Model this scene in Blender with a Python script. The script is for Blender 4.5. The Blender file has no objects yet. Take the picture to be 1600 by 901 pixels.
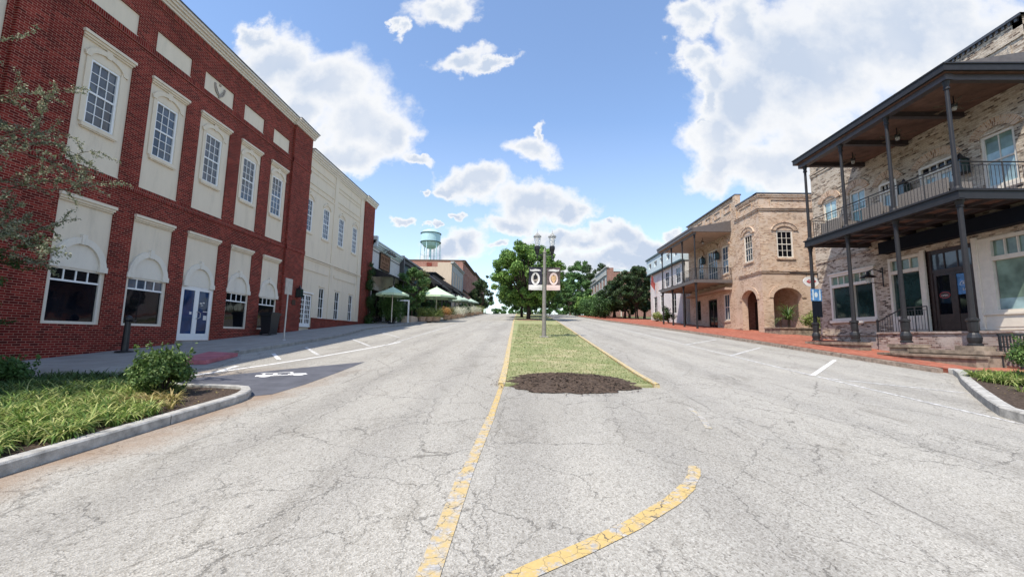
import bpy, bmesh, math, random
from math import sin, cos, pi, radians, sqrt, atan2
from mathutils import Vector, Matrix

# ------------------------------------------------------------------ camera, world, sun, exposure
C = bpy.context.scene.collection
SC = bpy.context.scene
FPX, RES = 640.0, 1600.0
def cam_axes():
    yv = Vector((18.0, -75.5, FPX)).normalized()
    u = Vector((0.018, 1.0, 0.0)); u.z = -(u.x*yv.x+u.y*yv.y)/yv.z; u.normalize()
    xv = u.cross(yv)
    if xv.x < 0: xv = -xv
    right = Vector((xv.x, yv.x, u.x)); up = Vector((xv.y, yv.y, u.y)); fwd = Vector((xv.z, yv.z, u.z))
    return right, up, fwd
RIGHT, UP, FWD = cam_axes()
cam_data = bpy.data.cameras.new('camera'); cam = bpy.data.objects.new('camera', cam_data); C.objects.link(cam)
cam_data.sensor_width = 36; cam_data.sensor_fit = 'HORIZONTAL'; cam_data.lens = 36*FPX/RES
cam_data.clip_start = 0.05; cam_data.clip_end = 5000
m = Matrix.Identity(4)
for i in range(3):
    m[i][0] = RIGHT[i]; m[i][1] = UP[i]; m[i][2] = -FWD[i]
cam.matrix_world = m
SC.camera = cam
def ray(px, py):
    return RIGHT*(px-800.0) - UP*(py-450.5) + FWD*FPX

SUNV = Vector((-0.39, -0.50, 1.0)).normalized()      # towards the sun
SC.view_settings.view_transform = 'Standard'; SC.view_settings.look = 'None'
SC.view_settings.gamma = 1; SC.view_settings.use_curve_mapping = False
SC.view_settings.exposure = 0.72
sd = bpy.data.lights.new('sun', 'SUN'); sd.energy = 3.6; sd.angle = radians(0.5); sd.color = (1.0, 0.93, 0.82)
so = bpy.data.objects.new('sun', sd); C.objects.link(so)
so.rotation_euler = SUNV.to_track_quat('Z', 'Y').to_euler()

world = bpy.data.worlds.new('World'); SC.world = world; world.use_nodes = True
def build_world():
    nt = world.node_tree; N = nt.nodes; L = nt.links; N.clear()
    out = N.new('ShaderNodeOutputWorld'); bg = N.new('ShaderNodeBackground'); bg2 = N.new('ShaderNodeBackground'); mix = N.new('ShaderNodeMixShader')
    sky = N.new('ShaderNodeTexSky'); sky.sky_type = 'NISHITA'; sky.sun_disc = False
    sky.sun_elevation = math.asin(SUNV.z); sky.sun_rotation = atan2(SUNV.x, SUNV.y)
    sky.altitude = 100; sky.air_density = 1.15; sky.dust_density = 0.25; sky.ozone_density = 2.2
    bg.inputs['Strength'].default_value = 0.15
    tint = N.new('ShaderNodeMix'); tint.data_type = 'RGBA'; tint.blend_type = 'MULTIPLY'; tint.inputs[0].default_value = 1
    L.new(sky.outputs[0], tint.inputs[6]); tint.inputs[7].default_value = (.93, .97, 1.03, 1)
    L.new(tint.outputs[2], bg.inputs['Color'])
    def math_(op, a, b=None, c=None):
        n = N.new('ShaderNodeMath'); n.operation = op
        for k, v in enumerate((a, b, c)):
            if v is None: continue
            if hasattr(v, 'links') or hasattr(v, 'is_linked'): L.new(v, n.inputs[k])
            else: n.inputs[k].default_value = v
        return n.outputs[0]
    tc = N.new('ShaderNodeTexCoord'); sx = N.new('ShaderNodeSeparateXYZ'); L.new(tc.outputs['Generated'], sx.inputs[0])
    den = math_('MAXIMUM', math_('ABSOLUTE', sx.outputs['Y']), 0.12)
    u = math_('DIVIDE', sx.outputs['X'], den); v = math_('DIVIDE', sx.outputs['Z'], den)
    cb = N.new('ShaderNodeCombineXYZ'); L.new(u, cb.inputs[0]); L.new(v, cb.inputs[1])
    # warp
    wn = N.new('ShaderNodeTexNoise'); wn.inputs['Scale'].default_value = 5.5; wn.inputs['Detail'].default_value = 8; wn.inputs['Roughness'].default_value = .60
    L.new(cb.outputs[0], wn.inputs['Vector'])
    ws = N.new('ShaderNodeVectorMath'); ws.operation = 'SUBTRACT'; L.new(wn.outputs['Color'], ws.inputs[0]); ws.inputs[1].default_value = (.5, .5, .5)
    wm = N.new('ShaderNodeVectorMath'); wm.operation = 'MULTIPLY_ADD'; L.new(ws.outputs[0], wm.inputs[0]); wm.inputs[1].default_value = (.26, .22, 0); L.new(cb.outputs[0], wm.inputs[2])
    blobs = [(430,95,75,48),(505,135,95,62),(565,180,85,65),(612,205,50,52),(540,235,80,32),(395,60,32,26),(655,248,35,9),(470,185,60,40),
        (690,8,60,26),(622,42,12,18),(728,88,46,20),(775,105,34,12),(830,232,46,27),(848,200,14,16),
        (740,285,58,30),(700,290,24,16),(835,318,78,36),(882,325,34,22),(798,348,62,20),(668,298,10,8),(705,338,13,8),(634,352,14,9),(665,362,10,7),
        (722,388,52,34),(690,402,40,22),(780,385,16,12),(872,372,30,26),(905,375,45,30),(960,375,60,32),(1010,395,50,28),(850,390,40,30),(960,415,150,28),(1062,370,28,16),(930,350,14,8),
        (1092,20,40,30),(1078,70,32,30),(1098,110,34,34),(1090,150,16,34),(1082,190,8,16),(1115,215,62,62),(1160,150,90,90),(1250,110,150,110),(1400,50,230,130),(1118,270,52,42),(1200,270,80,50),(1300,240,130,70),(1560,130,170,150),(1170,35,50,60)]
    cur = None
    for (px, py, rx, ry) in blobs:
        r0 = ray(px, py); rU = ray(px+rx, py); rV = ray(px, py-ry)
        u0, v0 = r0.x/r0.y, r0.z/r0.y
        a = abs(rU.x/rU.y-u0); b = abs(rV.z/rV.y-v0)
        s = N.new('ShaderNodeVectorMath'); s.operation = 'SUBTRACT'; L.new(wm.outputs[0], s.inputs[0]); s.inputs[1].default_value = (u0, v0, 0)
        q = N.new('ShaderNodeVectorMath'); q.operation = 'MULTIPLY'; L.new(s.outputs[0], q.inputs[0]); q.inputs[1].default_value = (1/a, 1/b, 0)
        l = N.new('ShaderNodeVectorMath'); l.operation = 'LENGTH'; L.new(q.outputs[0], l.inputs[0])
        if cur is None: cur = l.outputs['Value']
        else:
            mn = N.new('ShaderNodeMath'); mn.operation = 'SMOOTH_MIN'; L.new(cur, mn.inputs[0]); L.new(l.outputs['Value'], mn.inputs[1]); mn.inputs[2].default_value = 0.25
            cur = mn.outputs[0]
    fb = N.new('ShaderNodeTexNoise'); fb.inputs['Scale'].default_value = 7; fb.inputs['Detail'].default_value = 10; fb.inputs['Roughness'].default_value = 0.60
    L.new(cb.outputs[0], fb.inputs['Vector'])
    def billow(sc, w):
        q = N.new('ShaderNodeVectorMath'); q.operation = 'MULTIPLY_ADD'; L.new(ws.outputs[0], q.inputs[0]); q.inputs[1].default_value = (w, w, 0); L.new(cb.outputs[0], q.inputs[2])
        vo = N.new('ShaderNodeTexVoronoi'); vo.feature = 'F1'; vo.inputs['Scale'].default_value = sc; vo.inputs['Detail'].default_value = 2; vo.inputs['Roughness'].default_value = .5
        L.new(q.outputs[0], vo.inputs['Vector']); return math_('SUBTRACT', .42, vo.outputs['Distance'])
    b1 = math_('MAXIMUM', billow(13, .12), -.12)
    dens = math_('SUBTRACT', math_('MULTIPLY_ADD', fb.outputs['Fac'], 1.25, 0.52), cur)
    dens = math_('MULTIPLY_ADD', b1, .55, dens)
    mr = N.new('ShaderNodeMapRange'); mr.interpolation_type = 'SMOOTHSTEP'
    L.new(dens, mr.inputs['Value']); mr.inputs['From Min'].default_value = -.16; mr.inputs['From Max'].default_value = 0.46
    hz = N.new('ShaderNodeMapRange'); L.new(sx.outputs['Z'], hz.inputs['Value']); hz.inputs['From Min'].default_value = -.01; hz.inputs['From Max'].default_value = .03
    # thin veil low down
    veil = N.new('ShaderNodeMapRange'); L.new(v, veil.inputs['Value']); veil.inputs['From Min'].default_value = .05; veil.inputs['From Max'].default_value = .55
    veil.inputs['To Min'].default_value = .30; veil.inputs['To Max'].default_value = .03
    cov = math_('MAXIMUM', math_('MULTIPLY', mr.outputs[0], hz.outputs[0]), veil.outputs[0])
    # shade inside the cloud
    n2 = N.new('ShaderNodeTexNoise'); n2.inputs['Scale'].default_value = 2.2; n2.inputs['Detail'].default_value = 5; n2.inputs['Roughness'].default_value = .5
    off = N.new('ShaderNodeVectorMath'); off.operation = 'ADD'; L.new(cb.outputs[0], off.inputs[0]); off.inputs[1].default_value = (3.3, .12, 1.7)
    L.new(off.outputs[0], n2.inputs['Vector'])
    deep = N.new('ShaderNodeMapRange'); L.new(dens, deep.inputs['Value']); deep.inputs['From Min'].default_value = .22; deep.inputs['From Max'].default_value = .85
    sh = math_('SUBTRACT', math_('MULTIPLY', deep.outputs[0], n2.outputs['Fac']), math_('MULTIPLY', b1, .22))
    ramp = N.new('ShaderNodeValToRGB'); L.new(sh, ramp.inputs[0])
    ramp.color_ramp.elements[0].position = .06; ramp.color_ramp.elements[0].color = (1.0, 1.0, 1.0, 1)
    ramp.color_ramp.elements[1].position = .58; ramp.color_ramp.elements[1].color = (.58, .67, .82, 1)
    bg2.inputs['Strength'].default_value = 0.62
    L.new(ramp.outputs[0], bg2.inputs['Color'])
    L.new(cov, mix.inputs[0]); L.new(bg.outputs[0], mix.inputs[1]); L.new(bg2.outputs[0], mix.inputs[2])
    L.new(mix.outputs[0], out.inputs['Surface'])
build_world()

# ------------------------------------------------------------------ materials
def newmat(name):
    M = bpy.data.materials.new(name); M.use_nodes = True
    nt = M.node_tree; bs = nt.nodes['Principled BSDF']; return M, nt.nodes, nt.links, bs
def ramp_(N, L, fac, stops):
    r = N.new('ShaderNodeValToRGB'); L.new(fac, r.inputs[0]); e = r.color_ramp.elements
    e[0].position, e[0].color = stops[0][0], (*stops[0][1], 1)
    e[1].position, e[1].color = stops[-1][0], (*stops[-1][1], 1)
    for p, c in stops[1:-1]:
        k = e.new(p); k.color = (*c, 1)
    return r.outputs[0]
def mixc(N, L, fac, a, b, mode='MIX'):
    n = N.new('ShaderNodeMix'); n.data_type = 'RGBA'; n.blend_type = mode
    for s, v in ((0, fac), (6, a), (7, b)):
        if isinstance(v, (int, float)): n.inputs[s].default_value = v
        elif isinstance(v, tuple): n.inputs[s].default_value = (*v, 1)
        else: L.new(v, n.inputs[s])
    return n.outputs[2]
def noise_(N, L, vec, scale, detail=5, rough=.6):
    n = N.new('ShaderNodeTexNoise'); n.inputs['Scale'].default_value = scale; n.inputs['Detail'].default_value = detail; n.inputs['Roughness'].default_value = rough
    if vec is not None: L.new(vec, n.inputs['Vector'])
    return n.outputs['Fac']
def bump_(N, L, bs, h, strength=.3, dist=.01):
    b = N.new('ShaderNodeBump'); b.inputs['Strength'].default_value = strength; b.inputs['Distance'].default_value = dist
    L.new(h, b.inputs['Height']); L.new(b.outputs[0], bs.inputs['Normal'])
def plain(name, col, rough=.6, metal=0.0, var=.12, scale=6, spec=.5, bump=0.0):
    M, N, L, bs = newmat(name)
    g = N.new('ShaderNodeNewGeometry').outputs['Position']
    f = noise_(N, L, g, scale, 6)
    c = ramp_(N, L, f, [(.3, tuple(max(0, k*(1-var)) for k in col)), (.7, tuple(min(1, k*(1+var)) for k in col))])
    L.new(c, bs.inputs['Base Color']); bs.inputs['Roughness'].default_value = rough; bs.inputs['Metallic'].default_value = metal
    bs.inputs['Specular IOR Level'].default_value = spec if rough < .6 else .15
    if bump: bump_(N, L, bs, noise_(N, L, g, scale*12, 4), bump, .01)
    return M
def glass(name, col, rough=.04, spec=.9):
    M, N, L, bs = newmat(name)
    g = N.new('ShaderNodeNewGeometry').outputs['Position']
    c = ramp_(N, L, noise_(N, L, g, 1.1, 3), [(.35, tuple(k*.55 for k in col)), (.65, tuple(k*1.4 for k in col))])
    L.new(c, bs.inputs['Base Color']); bs.inputs['Roughness'].default_value = rough; bs.inputs['Specular IOR Level'].default_value = spec
    bump_(N, L, bs, noise_(N, L, g, .9, 2), .12, .05)
    return M
def brick(name, stops, mortar, w=.215, h=.075, ms=.012, stain=.25, bumps=.5, blotch=None, warp=0.0, rough=.85):
    M, N, L, bs = newmat(name)
    uv = N.new('ShaderNodeTexCoord').outputs['UV']
    if warp:
        nn = N.new('ShaderNodeTexNoise'); nn.inputs['Scale'].default_value = 5; L.new(uv, nn.inputs['Vector'])
        vm = N.new('ShaderNodeVectorMath'); vm.operation = 'MULTIPLY_ADD'; L.new(nn.outputs['Color'], vm.inputs[0]); vm.inputs[1].default_value = (warp, warp, 0); L.new(uv, vm.inputs[2]); uvb = vm.outputs[0]
    else: uvb = uv
    b = N.new('ShaderNodeTexBrick'); L.new(uvb, b.inputs['Vector'])
    b.inputs['Color1'].default_value = (0, 0, 0, 1); b.inputs['Color2'].default_value = (1, 1, 1, 1); b.inputs['Mortar'].default_value = (.5, .5, .5, 1)
    b.inputs['Scale'].default_value = 1; b.inputs['Brick Width'].default_value = w; b.inputs['Row Height'].default_value = h
    b.inputs['Mortar Size'].default_value = ms; b.inputs['Mortar Smooth'].default_value = .15
    c = ramp_(N, L, b.outputs['Color'], stops)
    if blotch:
        c = mixc(N, L, ramp_(N, L, noise_(N, L, uv, blotch[1], 6, .7), [(.48, (0, 0, 0)), (.6, (1, 1, 1))]), c, blotch[0])
    c = mixc(N, L, b.outputs['Fac'], c, mortar)
    s = ramp_(N, L, noise_(N, L, uv, .55, 8, .65), [(.3, (1-stain,)*3), (.65, (1, 1, 1))])
    c = mixc(N, L, 1.0, c, s, 'MULTIPLY')
    f = ramp_(N, L, noise_(N, L, uv, 38, 3), [(.3, (.84,)*3), (.7, (1.1,)*3)])
    c = mixc(N, L, 1.0, c, f, 'MULTIPLY')
    L.new(c, bs.inputs['Base Color']); bs.inputs['Roughness'].default_value = rough; bs.inputs['Specular IOR Level'].default_value = .12
    inv = N.new('ShaderNodeMath'); inv.operation = 'SUBTRACT'; inv.inputs[0].default_value = 1; L.new(b.outputs['Fac'], inv.inputs[1])
    bump_(N, L, bs, inv.outputs[0], bumps, .012)
    return M
RED = [(0, (.085, .009, .008)), (.3, (.155, .013, .011)), (.7, (.215, .021, .016)), (1, (.30, .042, .03))]
MT = {}
MT['red_brick'] = brick('red brick', RED, (.40, .19, .14), ms=.0085, stain=.35)
MT['red_soldier'] = brick('red soldier brick', RED, (.33, .16, .12), w=.075, h=.26, ms=.009)
MT['red_plain'] = brick('old red brick', [(0, (.18, .05, .035)), (.5, (.27, .085, .06)), (1, (.36, .14, .10))], (.42, .33, .28))
MT['pale_brick'] = brick('limewashed brick', [(0, (.07, .05, .042)), (.2, (.18, .125, .095)), (.38, (.40, .30, .22)), (.6, (.60, .49, .375)), (1, (.74, .65, .53))], (.50, .42, .33), w=.23, h=.08, ms=.013, stain=.35, bumps=1.0, blotch=((.68, .58, .46), 1.7), warp=.02)
MT['tan_brick'] = brick('tan brick', [(0, (.20, .10, .055)), (.25, (.40, .22, .13)), (.6, (.58, .38, .24)), (1, (.70, .53, .37))], (.62, .52, .42), w=.23, h=.08, ms=.013, stain=.25, bumps=.8, blotch=((.66, .50, .38), 1.4), warp=.012)
MT['tan_plaster'] = brick('smeared tan brick', [(0, (.30, .17, .11)), (.3, (.50, .33, .22)), (1, (.68, .51, .38))], (.60, .46, .35), w=.23, h=.08, ms=.018, stain=.25, bumps=.4, blotch=((.66, .50, .38), .9), warp=.02)
MT['porch_brick'] = brick('porch brick', [(0, (.10, .06, .05)), (.3, (.27, .16, .13)), (.7, (.42, .30, .26)), (1, (.55, .44, .38))], (.45, .38, .34), w=.22, h=.075, ms=.012, stain=.3, blotch=((.50, .42, .38), 1.2))
MT['grey_block'] = brick('grey painted block', [(0, (.40, .40, .38)), (1, (.50, .50, .47))], (.38, .38, .36), w=.4, h=.2, ms=.012, stain=.2)
MT['white_brick'] = brick('white painted brick', [(0, (.66, .64, .62)), (1, (.80, .78, .76))], (.60, .58, .56), stain=.15, bumps=.3)
MT['paver'] = brick('red paver', [(0, (.29, .08, .05)), (.5, (.40, .125, .08)), (1, (.48, .18, .12))], (.33, .17, .12), w=.2, h=.1, ms=.008, stain=.3, bumps=.25)
def stucco(name, col, stain=.12):
    M, N, L, bs = newmat(name)
    g = N.new('ShaderNodeNewGeometry').outputs['Position']
    mp = N.new('ShaderNodeMapping'); L.new(g, mp.inputs[0]); mp.inputs['Scale'].default_value = (1.6, 1.6, .35)
    s = ramp_(N, L, noise_(N, L, mp.outputs[0], 1.5, 9, .7), [(.28, tuple(k*(1-stain*1.6) for k in col)), (.46, tuple(k*(1-stain*.35) for k in col)), (.66, col)])
    f = ramp_(N, L, noise_(N, L, g, 60, 3), [(.3, (.94,)*3), (.7, (1.04,)*3)])
    L.new(mixc(N, L, 1.0, s, f, 'MULTIPLY'), bs.inputs['Base Color']); bs.inputs['Roughness'].default_value = .9; bs.inputs['Specular IOR Level'].default_value = .12
    bump_(N, L, bs, noise_(N, L, g, 45, 4), .3, .006)
    return M
MT['stucco'] = stucco('warm stucco', (.74, .645, .51))
MT['stucco_light'] = stucco('pale stucco', (.76, .70, .60))
MT['beige_wall'] = stucco('beige painted wall', (.62, .50, .38), .2)
MT['white_trim'] = plain('white painted trim', (.80, .80, .79), .45, var=.04)
MT['cream_trim'] = plain('cream painted trim', (.68, .62, .53), .5, var=.06)
MT['black_metal'] = plain('black iron', (.022, .022, .026), .38, metal=.3, var=.3)
MT['grey_metal'] = plain('dark grey painted steel', (.022, .021, .023), .5, metal=.0, var=.18, spec=.3)
MT['steel'] = plain('galvanised steel', (.45, .44, .43), .45, metal=.6, var=.15)
MT['roof_metal'] = plain('dark brown metal roof', (.11, .095, .09), .5, var=.2)
MT['ceiling'] = plain('stained wood ceiling', (.145, .085, .066), .6, var=.3, scale=3)
MT['soffit'] = plain('taupe soffit', (.36, .27, .21), .6, var=.15)
MT['beam'] = plain('dark beam', (.05, .04, .042), .5, var=.2)
MT['coping'] = plain('coping metal', (.06, .062, .068), .4, var=.2)
MT['gl_black'] = glass('black window glass', (.005, .006, .009), spec=.28)
MT['gl_blue'] = glass('blue window glass', (.065, .085, .115), spec=.6)
MT['gl_navy'] = glass('navy film glass', (.008, .035, .11), spec=.2)
MT['gl_green'] = glass('green tinted glass', (.09, .22, .21))
MT['gl_shade'] = glass('glass over green roller shade', (.17, .24, .19), spec=.5)
MT['gl_clear'] = glass('bright reflecting glass', (.30, .42, .43))
MT['dark_door'] = plain('dark stained wood', (.035, .018, .016), .35, var=.4)
MT['concrete'] = plain('weathered granite kerb', (.40, .385, .355), .85, var=.38, scale=7, bump=.7)
MT['kerb_dark'] = plain('old concrete kerb', (.30, .285, .26), .9, var=.25, scale=3, bump=.4)
MT['stone_kerb'] = plain('rough brown stone kerb', (.30, .235, .19), .95, var=.5, scale=6, bump=1.0)
MT['gl_dim'] = glass('dim green window glass', (.018, .04, .036), spec=.9)
MT['joint'] = plain('dirty kerb joint', (.09, .08, .07), .95)
MT['stone'] = plain('rough tan stone', (.25, .20, .155), .9, var=.5, scale=4, bump=.6)
MT['urn'] = plain('black urn base', (.02, .02, .022), .42, var=.3, spec=.4)
MT['wood_sign'] = plain('weathered wood sign', (.24, .12, .065), .7, var=.45, scale=7)
MT['wood_dark'] = plain('carved dark lettering', (.06, .028, .016), .7)
MT['teal'] = plain('teal grey siding', (.075, .115, .125), .6, var=.15)
MT['pale_blue'] = plain('pale blue mansard', (.50, .58, .60), .6, var=.08)
MT['tank'] = plain('aqua water tank paint', (.42, .62, .66), .45, var=.08, scale=.4)
MT['canvas'] = plain('pale green canvas', (.52, .66, .46), .8, var=.08)
MT['canvas_grey'] = plain('grey green canvas', (.38, .47, .38), .8, var=.08)
MT['black_plastic'] = plain('black plastic', (.012, .014, .018), .4)
MT['terracotta'] = plain('clay pot', (.42, .30, .22), .8, var=.2)
MT['bark'] = plain('bark', (.10, .075, .055), .95, var=.4, scale=9, bump=.6)
MT['bark_dark'] = plain('dark bark', (.045, .035, .028), .95, var=.4, scale=9, bump=.5)
MT['wicker'] = plain('grey wicker', (.20, .18, .165), .8, var=.4, scale=40, bump=.5)
MT['cushion'] = plain('grey cushion', (.33, .31, .29), .9)
MT['lamp_glass'] = plain('ribbed acrylic globe', (.72, .72, .70), .25, var=.15, scale=25)
MT['lamp_glass'].node_tree.nodes['Principled BSDF'].inputs['Transmission Weight'].default_value = .65
MT['lamp_glass'].node_tree.nodes['Principled BSDF'].inputs['IOR'].default_value = 1.12
MT['lamp_pole'] = plain('grey brown pole paint', (.22, .205, .185), .5, var=.2)
MT['pink'] = plain('pink tactile paving', (.42, .15, .17), .85, var=.25, scale=3, bump=.3)
MT['mulch'] = plain('mulch', (.085, .062, .048), 1.0, var=.65, scale=22, bump=1.0)
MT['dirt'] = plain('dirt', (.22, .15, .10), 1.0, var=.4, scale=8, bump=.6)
MT['blue_sign'] = plain('blue sign', (.07, .20, .42), .5, var=.5, scale=9)
MT['navy'] = plain('near black navy', (.006, .009, .016), .7)
MT['white_sign'] = plain('white sign', (.64, .62, .60), .5, var=.04)
MT['red_sign'] = plain('red sign lettering', (.42, .05, .06), .5)
MT['banner_dark'] = plain('dark banner print', (.035, .035, .05), .7, var=.5, scale=9)
MT['banner_brown'] = plain('brown banner print', (.11, .085, .085), .7, var=.5, scale=9)
MT['banner_pink'] = plain('pale pink banner print', (.72, .56, .52), .7, var=.08)
MT['banner_gold'] = plain('gold banner print', (.55, .36, .20), .7, var=.2)
MT['flag'] = plain('faded red flag', (.60, .16, .14), .8, var=.3, scale=5)
MT['bronze'] = plain('dark bronze', (.045, .022, .018), .4, metal=.4)
MT['stone_relief'] = plain('grey stone relief', (.33, .29, .25), .8)
MT['silhouette'] = plain('black print', (.02, .02, .025), .7)

def leafmat(name, c1, c2, c3, rough=.55, trans=.25):
    M, N, L, bs = newmat(name)
    g = N.new('ShaderNodeNewGeometry')
    c = ramp_(N, L, g.outputs['Random Per Island'], [(0, c1), (.5, c2), (1, c3)])
    big = ramp_(N, L, noise_(N, L, g.outputs['Position'], 1.2, 3), [(.3, (.75,)*3), (.7, (1.2,)*3)])
    c = mixc(N, L, 1.0, c, big, 'MULTIPLY')
    L.new(c, bs.inputs['Base Color']); bs.inputs['Roughness'].default_value = rough; bs.inputs['Specular IOR Level'].default_value = .3
    tr = N.new('ShaderNodeBsdfTranslucent'); L.new(c, tr.inputs['Color'])
    mx = N.new('ShaderNodeMixShader'); mx.inputs[0].default_value = trans
    L.new(bs.outputs[0], mx.inputs[1]); L.new(tr.outputs[0], mx.inputs[2])
    L.new(mx.outputs[0], N['Material Output'].inputs['Surface'])
    return M
MT['leaf'] = leafmat('tree leaves', (.05, .12, .022), (.14, .26, .05), (.30, .43, .12))
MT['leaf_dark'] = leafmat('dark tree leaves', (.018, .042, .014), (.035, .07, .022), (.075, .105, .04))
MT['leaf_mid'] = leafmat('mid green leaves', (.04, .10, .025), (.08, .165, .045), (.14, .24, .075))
MT['leaf_olive'] = leafmat('olive leaves', (.05, .07, .02), (.11, .13, .045), (.19, .19, .08))
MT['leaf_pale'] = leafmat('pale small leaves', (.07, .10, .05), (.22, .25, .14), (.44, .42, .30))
MT['leaf_bush'] = leafmat('shrub leaves', (.03, .075, .018), (.085, .16, .035), (.22, .30, .10))
MT['leaf_lime'] = leafmat('lime shrub leaves', (.10, .16, .03), (.22, .28, .07), (.40, .42, .16))
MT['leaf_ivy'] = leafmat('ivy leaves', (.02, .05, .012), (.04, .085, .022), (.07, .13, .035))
MT['blade'] = leafmat('liriope blades', (.06, .13, .025), (.20, .29, .06), (.56, .55, .22), trans=.3)
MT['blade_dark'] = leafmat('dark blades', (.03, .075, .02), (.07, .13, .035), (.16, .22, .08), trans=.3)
MT['blade_dry'] = leafmat('dry blades', (.20, .19, .05), (.38, .31, .12), (.55, .42, .20), trans=.3)
MT['blossom'] = leafmat('white blossom', (.50, .52, .38), (.68, .68, .52), (.80, .78, .68))
MT['orange_leaf'] = leafmat('orange foliage', (.30, .14, .04), (.48, .26, .08), (.58, .38, .16))
MT['turf_blade'] = leafmat('turf blades', (.13, .18, .055), (.25, .29, .11), (.46, .42, .24), trans=.3)

def road_mat():
    M, N, L, bs = newmat('old chip sealed asphalt')
    g = N.new('ShaderNodeNewGeometry').outputs['Position']
    sp = N.new('ShaderNodeTexVoronoi'); sp.inputs['Scale'].default_value = 75; L.new(g, sp.inputs['Vector'])
    spk = ramp_(N, L, sp.outputs['Color'], [(.0, (.17, .155, .135)), (.22, (.335, .315, .28)), (.6, (.44, .42, .38)), (1, (.56, .535, .49))])
    fine = ramp_(N, L, noise_(N, L, g, 150, 2, .7), [(.33, (.74,)*3), (.6, (1.04,)*3)])
    c = mixc(N, L, 1.0, spk, fine, 'MULTIPLY')
    mp = N.new('ShaderNodeMapping'); L.new(g, mp.inputs[0]); mp.inputs['Scale'].default_value = (1, .28, 1)
    big = ramp_(N, L, noise_(N, L, mp.outputs[0], .5, 8, .62), [(.28, (.80, .79, .77)), (.5, (.95, .945, .93)), (.72, (1.05, 1.04, 1.01))])
    c = mixc(N, L, 1.0, c, big, 'MULTIPLY')
    # cracks: two scales of cell borders, broken up by a mask
    w = N.new('ShaderNodeTexNoise'); w.inputs['Scale'].default_value = 3.6; w.inputs['Detail'].default_value = 7; w.inputs['Roughness'].default_value = .65; L.new(g, w.inputs['Vector'])
    wv = N.new('ShaderNodeVectorMath'); wv.operation = 'MULTIPLY_ADD'; L.new(w.outputs['Color'], wv.inputs[0]); wv.inputs[1].default_value = (.42, .42, 0); L.new(g, wv.inputs[2])
    flat = N.new('ShaderNodeMapping'); L.new(wv.outputs[0], flat.inputs[0]); flat.inputs['Scale'].default_value = (1, .62, 0)
    tot = None
    for sc, th, m0, m1, ms in ((.5, .0062, .36, .44, .33), (1.7, .0038, .47, .55, .42), (.95, .005, .45, .53, .6), (4.2, .0028, .53, .62, .35)):
        v = N.new('ShaderNodeTexVoronoi'); v.feature = 'DISTANCE_TO_EDGE'; v.inputs['Scale'].default_value = sc; L.new(flat.outputs[0], v.inputs['Vector'])
        r = N.new('ShaderNodeMapRange'); L.new(v.outputs['Distance'], r.inputs['Value']); r.inputs['From Min'].default_value = th*sc*.35; r.inputs['From Max'].default_value = th*sc; r.inputs['To Min'].default_value = 1; r.inputs['To Max'].default_value = 0
        ofs = N.new('ShaderNodeMapping'); L.new(g, ofs.inputs[0]); ofs.inputs['Location'].default_value = (sc*3, sc*7, 0)
        mk = N.new('ShaderNodeMapRange'); L.new(noise_(N, L, ofs.outputs[0], ms, 5), mk.inputs['Value']); mk.inputs['From Min'].default_value = m0; mk.inputs['From Max'].default_value = m1
        mu = N.new('ShaderNodeMath'); mu.operation = 'MULTIPLY'; L.new(r.outputs[0], mu.inputs[0]); L.new(mk.outputs[0], mu.inputs[1])
        if tot is None: tot = mu.outputs[0]
        else:
            mx = N.new('ShaderNodeMath'); mx.operation = 'MAXIMUM'; L.new(tot, mx.inputs[0]); L.new(mu.outputs[0], mx.inputs[1]); tot = mx.outputs[0]
    fade = N.new('ShaderNodeMath'); fade.operation = 'MULTIPLY'; L.new(tot, fade.inputs[0]); fade.inputs[1].default_value = .54
    # oil spots and pits
    pv = N.new('ShaderNodeTexVoronoi'); pv.inputs['Scale'].default_value = 2.2; L.new(wv.outputs[0], pv.inputs['Vector'])
    pr = N.new('ShaderNodeMapRange'); L.new(pv.outputs['Distance'], pr.inputs['Value']); pr.inputs['From Min'].default_value = .03; pr.inputs['From Max'].default_value = .055; pr.inputs['To Min'].default_value = .6; pr.inputs['To Max'].default_value = 0
    pm = N.new('ShaderNodeMapRange'); L.new(noise_(N, L, g, .6, 3), pm.inputs['Value']); pm.inputs['From Min'].default_value = .52; pm.inputs['From Max'].default_value = .6
    pp = N.new('ShaderNodeMath'); pp.operation = 'MULTIPLY'; L.new(pr.outputs[0], pp.inputs[0]); L.new(pm.outputs[0], pp.inputs[1])
    allc = N.new('ShaderNodeMath'); allc.operation = 'MAXIMUM'; L.new(fade.outputs[0], allc.inputs[0]); L.new(pp.outputs[0], allc.inputs[1])
    c = mixc(N, L, allc.outputs[0], c, (.075, .068, .06))
    # dirt washed along the left kerb
    sx = N.new('ShaderNodeSeparateXYZ'); L.new(g, sx.inputs[0])
    # wheel tracks worn smoother and greyer, and long paving seams
    wt = N.new('ShaderNodeMath'); wt.operation = 'MULTIPLY_ADD'; L.new(noise_(N, L, g, .25, 3), wt.inputs[0]); wt.inputs[1].default_value = .9; L.new(sx.outputs['X'], wt.inputs[2])
    sn = N.new('ShaderNodeMath'); sn.operation = 'SINE'; ml = N.new('ShaderNodeMath'); ml.operation = 'MULTIPLY'; L.new(wt.outputs[0], ml.inputs[0]); ml.inputs[1].default_value = 3.6; L.new(ml.outputs[0], sn.inputs[0])
    c = mixc(N, L, 1.0, c, ramp_(N, L, sn.outputs[0], [(.0, (1.0, 1.0, 1.0)), (1, (.90, .90, .905))]), 'MULTIPLY')
    mp2 = N.new('ShaderNodeMapping'); L.new(g, mp2.inputs[0]); mp2.inputs['Scale'].default_value = (1.0, .35, 1); mp2.inputs['Location'].default_value = (5, 2, 0)
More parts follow.
